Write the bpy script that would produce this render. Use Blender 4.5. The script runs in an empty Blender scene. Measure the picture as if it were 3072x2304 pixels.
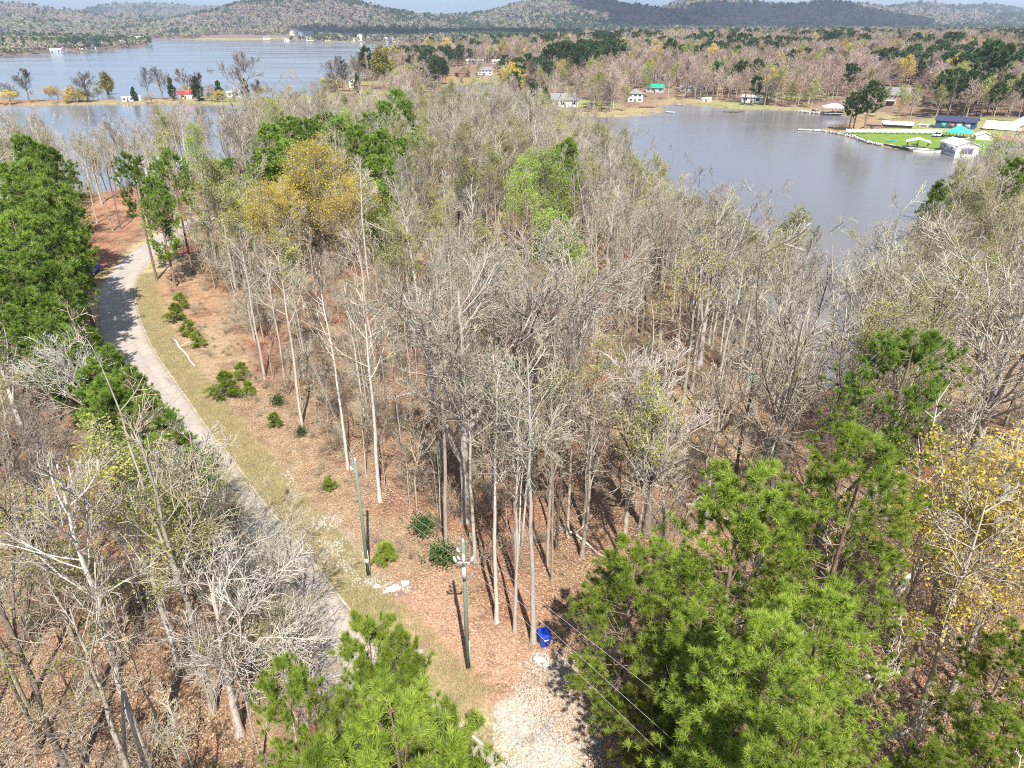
import bpy, math, random
import numpy as np
from mathutils import Vector

rng = np.random.default_rng(7)
random.seed(7)
S = bpy.context.scene
COL = S.collection
R_ = math.radians

# ------------------------------------------------------------------ camera
FPX = 2131.0
PITCH = math.atan(1080.0 / FPX)
CAMH = 36.0
cd = bpy.data.cameras.new('camera')
cam = bpy.data.objects.new('camera', cd)
COL.objects.link(cam)
cam.location = (0, 0, CAMH)
cam.rotation_euler = (math.pi / 2 - PITCH, 0, 0)
cd.sensor_fit = 'HORIZONTAL'
cd.sensor_width = 36
cd.lens = 36 * FPX / 3072
cd.clip_start = 0.5
cd.clip_end = 40000
S.camera = cam

# ------------------------------------------------------------------ world, sun, exposure
SUN_EL, SUN_AZ = 52.0, 169.0            # compass style: azimuth clockwise from +Y
w = bpy.data.worlds.new('World')
S.world = w
w.use_nodes = True
nt = w.node_tree
nt.nodes.clear()
def N(t, ty, **kw):
    n = t.nodes.new(ty)
    for k, v in kw.items():
        if k in n.inputs.keys() if isinstance(k, str) else False:
            n.inputs[k].default_value = v
        else:
            setattr(n, k, v)
    return n
sky = N(nt, 'ShaderNodeTexSky', sky_type='NISHITA', sun_disc=False)
sky.sun_elevation = R_(SUN_EL)
sky.sun_rotation = R_(SUN_AZ)
sky.air_density = 1.0
sky.dust_density = 0.6
sky.ozone_density = 2.0
tc = N(nt, 'ShaderNodeTexCoord')
mp = N(nt, 'ShaderNodeMapping')
mp.inputs['Scale'].default_value = (1.0, 1.0, 5.0)
nz = N(nt, 'ShaderNodeTexNoise')
nz.inputs['Scale'].default_value = 3.3
nz.inputs['Detail'].default_value = 8
nz.inputs['Roughness'].default_value = 0.55
cr = N(nt, 'ShaderNodeValToRGB')
cr.color_ramp.elements[0].position = 0.44
cr.color_ramp.elements[0].color = (0, 0, 0, 1)
cr.color_ramp.elements[1].position = 0.66
cr.color_ramp.elements[1].color = (0.85, 0.85, 0.85, 1)
mx = N(nt, 'ShaderNodeMix', data_type='RGBA')
mx.inputs[7].default_value = (5.2, 5.8, 6.5, 1)
bg = N(nt, 'ShaderNodeBackground')
bg.inputs['Strength'].default_value = 0.10
wo = N(nt, 'ShaderNodeOutputWorld')
L = nt.links.new
L(tc.outputs['Generated'], mp.inputs['Vector'])
L(mp.outputs['Vector'], nz.inputs['Vector'])
L(nz.outputs['Fac'], cr.inputs['Fac'])
L(cr.outputs['Color'], mx.inputs[0])
tn = N(nt, 'ShaderNodeMix', data_type='RGBA', blend_type='MULTIPLY')
tn.inputs[0].default_value = 1.0
tn.inputs[7].default_value = (.50, .66, .88, 1)
L(sky.outputs['Color'], tn.inputs[6])
L(tn.outputs[2], mx.inputs[6])
L(mx.outputs[2], bg.inputs['Color'])
L(bg.outputs[0], wo.inputs['Surface'])

sl = bpy.data.lights.new('sun', 'SUN')
sl.energy = 5.0
sl.angle = R_(0.5)
sl.color = (1.0, 0.955, 0.89)
so = bpy.data.objects.new('sun', sl)
COL.objects.link(so)
az, el = R_(SUN_AZ), R_(SUN_EL)
sdir = Vector((math.sin(az) * math.cos(el), math.cos(az) * math.cos(el), math.sin(el)))
so.rotation_euler = sdir.to_track_quat('Z', 'Y').to_euler()
so.location = (0, 0, 300)

S.view_settings.view_transform = 'Standard'
S.view_settings.look = 'None'
S.view_settings.gamma = 1
S.view_settings.exposure = 0.93
S.view_settings.use_curve_mapping = False
S.render.engine = 'CYCLES'
cy = S.cycles
cy.max_bounces = 5
cy.diffuse_bounces = 3
cy.glossy_bounces = 2
cy.transmission_bounces = 2
cy.volume_bounces = 0
cy.transparent_max_bounces = 6
cy.caustics_reflective = False
cy.caustics_refractive = False
cy.use_adaptive_sampling = False
cy.filter_width = 1.1
cy.use_denoising = False

# ------------------------------------------------------------------ pixel <-> world helpers
cP, sP = math.cos(PITCH), math.sin(PITCH)
def ray(px, py):
    a, b = px - 1536.0, -(py - 1152.0)
    return np.array([a, FPX * cP + b * sP, -FPX * sP + b * cP])
def at(px, py, z=0.0):
    d = ray(px, py)
    t = (z - CAMH) / d[2]
    return d[0] * t, d[1] * t
def depth_of(x, y, z):
    return y * cP - (z - CAMH) * sP
def px_per_m(x, y, z):
    return FPX / depth_of(x, y, z)
def proj(x, y, z):
    dp = y * cP - (z - CAMH) * sP
    up = y * sP + (z - CAMH) * cP
    return 1536 + FPX * x / dp, 1152 - FPX * up / dp
WATER = -8.0
def P8(*pts):
    return [at(p[0], p[1], WATER) for p in pts]
def P0(*pts):
    return [at(p[0], p[1], 0.0) for p in pts]

# ------------------------------------------------------------------ shore outlines
near_land = P8((-500, 640), (0, 622), (230, 612), (330, 578), (420, 556), (640, 540), (800, 520), (1000, 495),
               (1200, 455), (1350, 432), (1500, 418), (1620, 425), (1720, 450), (1850, 560), (2040, 745), (2180, 900),
               (2330, 1010), (2480, 1120), (2600, 1085), (2655, 930), (2700, 800), (2800, 690), (2950, 610), (3100, 560))
near_land += [(230, 230), (400, 150), (400, -200), (-400, -200), (-400, 150)]
north_land = P8((-500, 303), (0, 300), (300, 302), (640, 291), (850, 296), (955, 285), (972, 262), (1030, 246), (1100, 222),
                (1180, 190), (1300, 168), (1450, 152), (1620, 138))
north_land += [(1500, 5000), (9000, 9000), (12000, 4000), (2500, 600)]
north_land += P8((3600, 560), (3250, 505), (3072, 487), (2960, 480), (2900, 466), (2790, 456), (2720, 452), (2640, 440), (2590, 428), (2560, 414),
                 (2500, 402), (2450, 393), (2460, 384), (2530, 372), (2550, 352), (2460, 337),
                 (2380, 332), (2300, 330), (2200, 327), (2100, 318), (2030, 311), (1985, 318), (2000, 334), (1950, 346), (1850, 352),
                 (1700, 350), (1620, 347), (1530, 340), (1495, 320), (1490, 285), (1480, 258), (1420, 252), (1340, 262),
                 (1300, 290), (1270, 330), (1180, 332), (1100, 326), (900, 318), (600, 314), (300, 314), (0, 320), (-500, 326))
far_land = P8((-900, 190), (-300, 175), (0, 167), (150, 161), (200, 153), (240, 156), (300, 150), (380, 143), (470, 137), (440, 132), (380, 127),
              (470, 119.5), (700, 122), (1000, 127), (1300, 132), (1500, 136), (1640, 138))
far_land += [(1500, 5000), (9000, 9000), (9000, 16000), (-9000, 16000), (-9000, 2000)]

def sdf(poly, X, Y):
    X = np.asarray(X, float); Y = np.asarray(Y, float)
    d = np.full(X.shape, 1e18)
    ins = np.zeros(X.shape, bool)
    n = len(poly)
    for i in range(n):
        ax, ay = poly[i]; bx, by = poly[(i + 1) % n]
        ex, ey = bx - ax, by - ay
        wx, wy = X - ax, Y - ay
        t = np.clip((wx * ex + wy * ey) / (ex * ex + ey * ey + 1e-12), 0, 1)
        d = np.minimum(d, (wx - t * ex) ** 2 + (wy - t * ey) ** 2)
        c = ((ay > Y) != (by > Y))
        if by != ay:
            c &= X < (ex * (Y - ay) / (by - ay) + ax)
        ins ^= c
    d = np.sqrt(d)
    return np.where(ins, d, -d)
def sstep(a, b, x):
    t = np.clip((x - a) / (b - a), 0, 1)
    return t * t * (3 - 2 * t)

# value noise (numpy)
_perm = rng.random((256, 256))
def vnoise(X, Y, s):
    x = np.asarray(X) / s; y = np.asarray(Y) / s
    xi = np.floor(x).astype(int); yi = np.floor(y).astype(int)
    fx = x - xi; fy = y - yi
    fx = fx * fx * (3 - 2 * fx); fy = fy * fy * (3 - 2 * fy)
    g = lambda i, j: _perm[i & 255, j & 255]
    return (g(xi, yi) * (1 - fx) + g(xi + 1, yi) * fx) * (1 - fy) + (g(xi, yi + 1) * (1 - fx) + g(xi + 1, yi + 1) * fx) * fy

# road: right-hand edge traced on the ground plane
road_edge = P0((1600, 2380), (1480, 2268), (1300, 2105), (1059, 1845), (1000, 1768), (886, 1618), (793, 1516), (717, 1406), (671, 1347), (616, 1280),
               (561, 1195), (485, 1090), (443, 1018), (422, 962), (405, 900), (403, 872), (411, 847), (425, 808), (470, 761), (535, 712), (610, 668), (700, 640), (800, 622))
def smooth_line(pts, n):
    P = np.array(pts)
    for _ in range(2):
        Q = [P[0]]
        for i in range(len(P) - 1):
            Q += [P[i] * .75 + P[i + 1] * .25, P[i] * .25 + P[i + 1] * .75]
        Q.append(P[-1]); P = np.array(Q)
    s = np.r_[0, np.cumsum(np.hypot(*np.diff(P, axis=0).T))]
    t = np.linspace(0, s[-1], n)
    return np.stack([np.interp(t, s, P[:, 0]), np.interp(t, s, P[:, 1])], 1)
RE = smooth_line(road_edge, 160)
tg = np.gradient(RE, axis=0); tg /= np.linalg.norm(tg, axis=1)[:, None]
nl = np.stack([-tg[:, 1], tg[:, 0]], 1)       # to the left of travel
ROADW = 4.8
RC = RE + nl * ROADW / 2
RL = RE + nl * ROADW
def road_dist(X, Y):
    X = np.asarray(X, float).ravel(); Y = np.asarray(Y, float).ravel()
    d = np.full(X.shape, 1e18); side = np.zeros(X.shape)
    C = RC[::3]
    for i in range(len(C) - 1):
        ax, ay = C[i]; ex, ey = C[i + 1] - C[i]
        wx, wy = X - ax, Y - ay
        t = np.clip((wx * ex + wy * ey) / (ex * ex + ey * ey), 0, 1)
        dd = (wx - t * ex) ** 2 + (wy - t * ey) ** 2
        m = dd < d
        d = np.where(m, dd, d)
        side = np.where(m, ex * wy - ey * wx, side)
    return np.sqrt(d), side                     # side > 0: left of the road

# ridges: crest outline (px, py), distance, half width
ridges = [
    ([(-900, 60), (-300, 50), (0, 20), (50, 17), (100, 28), (180, 38), (250, 44), (330, 62), (420, 80)], 4600, 900),
    ([(230, 60), (260, 38), (330, 24), (400, 20), (480, 22), (560, 27), (650, 27), (800, 40)], 8200, 900),
    ([(330, 66), (380, 52), (450, 62), (520, 70)], 3900, 300),
    ([(400, 92), (470, 72), (560, 55), (640, 38), (700, 18), (760, 8), (830, -6), (900, -10), (960, -4), (1020, 2), (1080, 12),
      (1140, 26), (1200, 36), (1270, 50), (1340, 68), (1440, 88)], 3500, 520),
    ([(1180, 66), (1270, 52), (1400, 50), (1480, 38), (1540, 18), (1600, 6), (1660, 0), (1720, -4), (1800, 0), (1850, 12), (1900, 20), (1980, 34), (2050, 44), (2150, 56), (2300, 70)], 4100, 620),
    ([(1850, 64), (1960, 36), (2020, 16), (2080, 5), (2150, 4), (2220, 9), (2300, 20), (2380, 22), (2450, 12), (2520, 15), (2600, 24), (2680, 42), (2800, 62)], 4800, 650),
    ([(2300, 40), (2420, 22), (2520, 20), (2620, 24), (2700, 34), (2850, 46), (3000, 52), (3400, 56)], 5600, 500),
    ([(2640, 44), (2700, 24), (2760, 17), (2800, 18), (2860, 30), (2900, 26), (2960, 24), (3010, 32), (3072, 40), (3400, 50)], 7300, 600),
]
def elev_tab(pts):
    az_, sl_ = [], []
    for p in pts:
        d = ray(*p)
        az_.append(math.atan2(d[0], d[1])); sl_.append(d[2] / math.hypot(d[0], d[1]))
    return np.array(az_), np.array(sl_)
RT = [(elev_tab(p), Rk, wk) for p, Rk, wk in ridges]
lawn_poly = P8((2536, 402), (2500, 400), (2570, 413), (2600, 426), (2650, 438), (2720, 449), (2800, 454), (2905, 462), (2965, 477), (3072, 484), (3200, 498), (3300, 470), (3200, 430), (3072, 418), (2960, 420), (2820, 402))
def terrain_z(X, Y):
    X = np.asarray(X, float); Y = np.asarray(Y, float)
    shp = X.shape; X = X.ravel(); Y = Y.ravel()
    dn = sdf(near_land, X, Y)
    zn = np.where(dn > 0, -8.6 + 8.6 * sstep(0, 32, dn), np.maximum(-11.5, -8.6 + dn * .5))
    rd, _ = road_dist(X, Y)
    amp = sstep(5, 16, rd) * sstep(0, 25, dn)
    zn = zn + amp * (0.9 * (vnoise(X, Y, 17) - .5) + .35 * (vnoise(X, Y, 5) - .5))
    out = zn
    for poly, k in ((north_land, 0), (far_land, 1)):
        d = sdf(poly, X, Y)
        z = np.where(d > 0, -8.5 + np.minimum(1.5, d * .5) + np.clip((d - 22) * .035, 0, 9), np.maximum(-11.5, -8.5 + d * .5))
        z = z + np.where(d > 30, 2.5 * (vnoise(X, Y, 90) - .3) * sstep(30, 90, d), 0)
        out = np.maximum(out, z)
    r = np.hypot(X, Y); a = np.arctan2(X, Y)
    hill = np.full(X.shape, -20.0)
    for (aa, ss), Rk, wk in RT:
        s = np.interp(a, aa, ss, left=-.02, right=-.02)
        h = CAMH + Rk * s - 10            # trees add the rest
        fall = np.exp(-((r - Rk) / wk) ** 2)
        h = -8 + (h + 8) * fall * (0.86 + .28 * vnoise(X, Y, wk * .35) * (1 - fall ** 6) + .14 * fall ** 6)
        hill = np.maximum(hill, h)
    hill = np.where((Y > 0) & (sdf(far_land, X, Y) > 0) | (sdf(north_land, X, Y) > 0), hill, -20)
    out = np.maximum(out, hill)
    ml = sstep(-3, 0.5, sdf(lawn_poly, X, Y))
    out = out * (1 - ml) + np.minimum(out, -7.12) * ml
    return out.reshape(shp)
def tz(x, y):
    return float(terrain_z(np.array([x]), np.array([y]))[0])
def ground(px, py):
    d = ray(px, py); hh = math.hypot(d[0], d[1])
    rr = np.exp(np.linspace(math.log(12), math.log(12000), 260))
    for _ in range(2):
        X = d[0] / hh * rr; Y = d[1] / hh * rr; Z = CAMH + d[2] / hh * rr
        g = np.where(Z < terrain_z(X, Y))[0]
        if len(g) == 0:
            return at(px, py, WATER) + (WATER,)
        i = max(g[0], 1)
        rr = np.linspace(rr[i - 1], rr[i], 40)
    r = rr[min(i, 39)]
    x, y = d[0] / hh * r, d[1] / hh * r
    return x, y, tz(x, y)
def under_top(px, py, h):
    """ground point of something h tall whose top shows at this pixel"""
    z = 0.0
    for _ in range(6):
        x, y = at(px, py, z + h)
        z = tz(x, y)
    return x, y, z

# ------------------------------------------------------------------ mesh and material helpers
def mesh_np(name, V, F, mats=(), midx=None, smooth=False, tint=None):
    """V (n,3); F list of (m,k) int arrays"""
    me = bpy.data.meshes.new(name)
    V = np.asarray(V, np.float32)
    me.vertices.add(len(V)); me.vertices.foreach_set('co', V.ravel())
    F = [np.asarray(f, np.int32) for f in F if len(f)]
    loops = np.concatenate([f.ravel() for f in F])
    sizes = np.concatenate([np.full(len(f), f.shape[1], np.int32) for f in F])
    starts = np.r_[0, np.cumsum(sizes)[:-1]].astype(np.int32)
    me.loops.add(len(loops)); me.loops.foreach_set('vertex_index', loops)
    me.polygons.add(len(sizes)); me.polygons.foreach_set('loop_start', starts)
    for m in mats: me.materials.append(m)
    if midx is not None:
        me.polygons.foreach_set('material_index', np.asarray(midx, np.int32))
    if smooth:
        me.polygons.foreach_set('use_smooth', np.ones(len(sizes), bool))
    if tint is not None:
        a = me.attributes.new('tint', 'FLOAT', 'POINT')
        a.data.foreach_set('value', np.asarray(tint, np.float32))
    me.update(calc_edges=True)
    return me
def link(name, data, parent=None, loc=None, rz=None, **props):
    o = bpy.data.objects.new(name, data)
    COL.objects.link(o)
    if parent is not None: o.parent = parent
    if loc is not None: o.location = loc
    if rz is not None: o.rotation_euler = (0, 0, rz)
    for k, v in props.items():
        if v: o[k] = v
    return o
def thing(name, label, cat, loc, rz=0, group=None, scale=1.0):
    o = link(name, None, None, loc, rz, label=label, category=cat, group=group)
    o.empty_display_size = .5
    o.scale = (scale,) * 3
    return o
def copy_tree(root, loc, rz, scale, label, group=None, name=None):
    r = root.copy(); COL.objects.link(r)
    r.location = loc; r.rotation_euler = (0, 0, rz); r.scale = (scale,) * 3 if not hasattr(scale, '__len__') else scale
    r['label'] = label
    if group: r['group'] = group
    for ch in root.children:
        c = ch.copy(); COL.objects.link(c); c.parent = r
        for g in ch.children:
            q = g.copy(); COL.objects.link(q); q.parent = c
    return r

class MT:
    """small node builder"""
    def __init__(s, name):
        s.m = bpy.data.materials.new(name); s.m.use_nodes = True
        s.t = s.m.node_tree; s.t.nodes.clear()
        s.out = s.t.nodes.new('ShaderNodeOutputMaterial')
    def n(s, ty, **kw):
        n = s.t.nodes.new(ty)
        for k, v in kw.items(): setattr(n, k, v)
        return n
    def L(s, a, b): s.t.links.new(a, b)
    def coord(s, which='Object'):
        return s.n('ShaderNodeTexCoord').outputs[which]
    def pos(s):
        return s.n('ShaderNodeNewGeometry').outputs['Position']
    def noise(s, vec, scale, detail=4, rough=.6, dist=0.0):
        n = s.n('ShaderNodeTexNoise')
        n.inputs['Scale'].default_value = scale; n.inputs['Detail'].default_value = detail
        n.inputs['Roughness'].default_value = rough; n.inputs['Distortion'].default_value = dist
        if vec is not None: s.L(vec, n.inputs['Vector'])
        return n.outputs['Fac']
    def scale(s, vec, sc):
        n = s.n('ShaderNodeMapping'); n.inputs['Scale'].default_value = sc
        s.L(vec, n.inputs['Vector']); return n.outputs['Vector']
    def ramp(s, fac, stops, interp='LINEAR'):
        r = s.n('ShaderNodeValToRGB'); r.color_ramp.interpolation = interp
        e = r.color_ramp.elements
        while len(e) < len(stops): e.new(.5)
        for i, (p, c) in enumerate(stops):
            e[i].position = p
            e[i].color = (*c, 1) if hasattr(c, '__len__') else (c, c, c, 1)
        s.L(fac, r.inputs['Fac']); return r.outputs['Color']
    def mix(s, f, a, b, mode='MIX'):
        m = s.n('ShaderNodeMix', data_type='RGBA', blend_type=mode)
        for qi, v in ((0, f), (6, a), (7, b)):
            sock = m.inputs[qi]
            if hasattr(v, 'links'): s.L(v, sock)
            elif hasattr(v, '__len__'): sock.default_value = (*v, 1)
            else: sock.default_value = v if qi == 0 else (v, v, v, 1)
        return m.outputs[2]
    def math(s, op, a, b=0.0, clamp=False):
        m = s.n('ShaderNodeMath', operation=op, use_clamp=clamp)
        for sock, v in ((m.inputs[0], a), (m.inputs[1], b)):
            if hasattr(v, 'links'): s.L(v, sock)
            else: sock.default_value = v
        return m.outputs[0]
    def attr(s, name, out='Fac'):
        a = s.n('ShaderNodeAttribute', attribute_name=name); return a.outputs[out]
    def objrand(s):
        return s.n('ShaderNodeObjectInfo').outputs['Random']
    def bump(s, h, strength=.5, dist=.1):
        b = s.n('ShaderNodeBump'); b.inputs['Strength'].default_value = strength; b.inputs['Distance'].default_value = dist
        s.L(h, b.inputs['Height']); return b.outputs['Normal']
    def bsdf(s, color, rough=.9, normal=None, metallic=0, spec=.3):
        b = s.n('ShaderNodeBsdfPrincipled')
        for nme, v in (('Base Color', color), ('Roughness', rough), ('Metallic', metallic), ('Specular IOR Level', spec)):
            sock = b.inputs[nme]
            if hasattr(v, 'links'): s.L(v, sock)
            elif hasattr(v, '__len__'): sock.default_value = (*v, 1)
            else: sock.default_value = v
        if normal is not None: s.L(normal, b.inputs['Normal'])
        s.L(b.outputs[0], s.out.inputs['Surface']); return s.m
    def leafy(s, color, trans=.35):
        d = s.n('ShaderNodeBsdfDiffuse'); t = s.n('ShaderNodeBsdfTranslucent'); m = s.n('ShaderNodeMixShader')
        m.inputs[0].default_value = trans
        s.L(color, d.inputs['Color']); s.L(color, t.inputs['Color'])
        s.L(d.outputs[0], m.inputs[1]); s.L(t.outputs[0], m.inputs[2]); s.L(m.outputs[0], s.out.inputs['Surface'])
        return s.m

def paint(name, col, rough=.6, var=.12, sc=1.5):
    b = MT(name); c = b.coord()
    n = b.noise(c, sc, 5, .65)
    dk = tuple(x * (1 - var) for x in col); lt = tuple(min(1, x * (1 + var)) for x in col)
    return b.bsdf(b.ramp(n, [(.3, dk), (.7, lt)]), rough, b.bump(b.noise(c, sc * 8, 3), .15, .02))
def bark(name, stops, lichen, lam=.5):
    b = MT(name); c = b.coord()
    v = b.scale(c, (1, 1, .25))
    base = b.ramp(b.noise(v, 7, 5, .7), stops)
    li = b.ramp(b.noise(c, 1.1, 5, .65), [(lam, 0.0), (lam + .12, 1.0)])
    col = b.mix(b.math('MULTIPLY', li, .75), base, lichen)
    col = b.mix(1.0, col, b.ramp(b.objrand(), [(0, (.36, .32, .30)), (.14, (.60, .54, .50)), (.24, (.95, .82, .72)), (.4, (1.0, .98, .84)), (.6, (.80, .76, .74)), (.8, (1.1, 1.02, .95)), (1, (1.22, 1.24, 1.18))]), 'MULTIPLY')
    return b.bsdf(col, .95, b.bump(b.noise(v, 16, 4), .5, .04), spec=.1)
def leafmat(name, stops, trans=.35, orand=.25):
    b = MT(name)
    col = b.ramp(b.attr('tint'), stops)
    col = b.mix(1.0, col, b.ramp(b.objrand(), [(0, 1 - orand), (1, 1 + orand)]), 'MULTIPLY')
    return b.leafy(col, trans)

M = {}
M['bark'] = bark('grey_bark', [(.25, (.15, .125, .10)), (.5, (.34, .305, .26)), (.8, (.52, .49, .44))], (.40, .45, .37), .53)
M['twig'] = bark('twig_bark', [(.25, (.23, .20, .155)), (.5, (.40, .365, .30)), (.8, (.56, .53, .46))], (.43, .50, .40), .56)
M['twig_far'] = bark('far_twig_bark', [(.25, (.29, .215, .185)), (.5, (.45, .35, .305)), (.8, (.60, .49, .435))], (.46, .47, .38), .58)
M['twig_dark'] = bark('dark_twig_bark', [(.25, (.10, .085, .085)), (.5, (.19, .165, .155)), (.8, (.28, .245, .225))], (.25, .25, .2), .6)
M['pale'] = bark('pale_bark', [(.2, (.22, .195, .17)), (.45, (.42, .385, .35)), (.8, (.58, .555, .52))], (.46, .52, .44), .56)
M['pinebark'] = bark('pine_bark', [(.3, (.12, .085, .065)), (.6, (.26, .20, .165)), (.85, (.36, .30, .26))], (.3, .31, .27), .62)
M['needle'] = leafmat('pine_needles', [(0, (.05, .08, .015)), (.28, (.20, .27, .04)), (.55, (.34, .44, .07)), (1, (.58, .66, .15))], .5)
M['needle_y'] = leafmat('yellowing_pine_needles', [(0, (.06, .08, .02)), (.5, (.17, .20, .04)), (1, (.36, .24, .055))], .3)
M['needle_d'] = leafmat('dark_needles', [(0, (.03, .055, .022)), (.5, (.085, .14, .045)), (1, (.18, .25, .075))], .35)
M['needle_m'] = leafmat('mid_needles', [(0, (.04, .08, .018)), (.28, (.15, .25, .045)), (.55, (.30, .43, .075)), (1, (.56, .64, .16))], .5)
M['gold'] = leafmat('golden_catkins', [(0, (.38, .29, .05)), (.5, (.66, .53, .11)), (1, (.85, .70, .22))], .5)
M['lime'] = leafmat('lime_new_leaves', [(0, (.20, .28, .05)), (.5, (.38, .50, .10)), (1, (.55, .66, .20))], .45)
M['bud'] = leafmat('yellow_green_buds', [(0, (.20, .20, .06)), (.5, (.36, .36, .11)), (1, (.52, .52, .20))], .4)
M['olive'] = leafmat('olive_foliage', [(0, (.09, .085, .02)), (.5, (.21, .19, .04)), (1, (.36, .31, .08))], .35)
M['broad'] = leafmat('evergreen_leaves', [(0, (.025, .05, .018)), (.5, (.06, .11, .03)), (1, (.13, .19, .05))], .2)

# ------------------------------------------------------------------ tree generator
def tubes(P, Rr, sides):
    """P (n,k,3), Rr (n,k) -> verts, quads"""
    n, k, _ = P.shape
    T = np.gradient(P, axis=1)
    T /= np.linalg.norm(T, axis=2, keepdims=True) + 1e-9
    ref = np.where(np.abs(T[..., 2:3]) > .9, np.array([1., 0, 0]), np.array([0, 0, 1.]))
    U = np.cross(T, ref); U /= np.linalg.norm(U, axis=2, keepdims=True) + 1e-9
    W = np.cross(T, U)
    th = np.arange(sides) / sides * 2 * math.pi
    V = P[:, :, None] + Rr[:, :, None, None] * (U[:, :, None] * np.cos(th)[None, None, :, None] + W[:, :, None] * np.sin(th)[None, None, :, None])
    base = (np.arange(n) * k * sides)[:, None, None] + (np.arange(k - 1) * sides)[None, :, None]
    s0 = np.arange(sides); s1 = (s0 + 1) % sides
    q = np.stack([base + s0, base + s1, base + sides + s1, base + sides + s0], -1).reshape(-1, 4)
    return V.reshape(-1, 3), q
def rot_about(v, axis, ang):
    c, s = np.cos(ang)[:, None], np.sin(ang)[:, None]
    return v * c + np.cross(axis, v) * s + axis * (np.sum(axis * v, 1)[:, None]) * (1 - c)
def children(rg, P, Rr, nper, t0, t1, len_f, ang, k, up=.25, rad_f=.55, wob=.12, taper=.25):
    """branches off each polyline of P. len_f(t, L) -> length"""
    n, kk, _ = P.shape
    m = n * nper
    pi = np.repeat(np.arange(n), nper)
    t = t0 + (t1 - t0) * (np.tile(np.arange(nper), n) + rg.random(m)) / nper
    f = t * (kk - 1); i = np.minimum(f.astype(int), kk - 2); fr = (f - i)[:, None]
    base = P[pi, i] * (1 - fr) + P[pi, i + 1] * fr
    r0 = Rr[pi, i] * (1 - fr[:, 0]) + Rr[pi, i + 1] * fr[:, 0]
    T = P[pi, i + 1] - P[pi, i]; T /= np.linalg.norm(T, axis=1, keepdims=True) + 1e-9
    Lp = np.linalg.norm(P[:, -1] - P[:, 0], axis=1)[pi]
    az_ = rg.random(m) * 2 * math.pi + np.tile(np.arange(nper) * 2.4, n)
    ref = np.where(np.abs(T[:, 2:3]) > .9, np.array([1., 0, 0]), np.array([0, 0, 1.]))
    U = np.cross(T, ref); U /= np.linalg.norm(U, axis=1, keepdims=True)
    axis = rot_about(U, T, az_)
    a = ang[0] + (ang[1] - ang[0]) * rg.random(m)
    d = rot_about(T, axis, a)
    ln = len_f(t, Lp) * (.75 + .5 * rg.random(m))
    Q = np.zeros((m, k, 3)); Q[:, 0] = base
    step = (ln / (k - 1))[:, None]
    for j in range(1, k):
        Q[:, j] = Q[:, j - 1] + d * step
        d = d + np.array([0, 0, 1.]) * up / (k - 1) + rg.normal(0, wob, (m, 3))
        d /= np.linalg.norm(d, axis=1, keepdims=True)
    rr = (r0 * rad_f)[:, None] * np.linspace(1, taper, k)[None]
    return Q, rr
def join(parts):
    V, F, off = [], [], 0
    for v, q in parts:
        V.append(v); F.append(q + off); off += len(v)
    return np.concatenate(V), F
def leaves(rg, tips, n, size, spread, clump=None):
    """n small quads scattered round tips -> verts, quads, tint"""
    idx = rg.integers(0, len(tips), n)
    c = tips[idx] + rg.normal(0, spread, (n, 3))
    a = rg.normal(0, 1, (n, 3)); a /= np.linalg.norm(a, axis=1, keepdims=True)
    b = np.cross(a, rg.normal(0, 1, (n, 3))); b /= np.linalg.norm(b, axis=1, keepdims=True)
    s = size * (.6 + .8 * rg.random(n))[:, None]
    V = np.stack([c - a * s * .5, c + b * s * .32, c + a * s * .5, c - b * s * .32], 1).reshape(-1, 3)
    q = np.arange(n * 4).reshape(-1, 4)
    ct = rg.random(len(tips))
    t = np.repeat(np.clip(ct[idx] * .6 + rg.random(n) * .4, 0, 1), 4)
    return V, q, t
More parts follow.
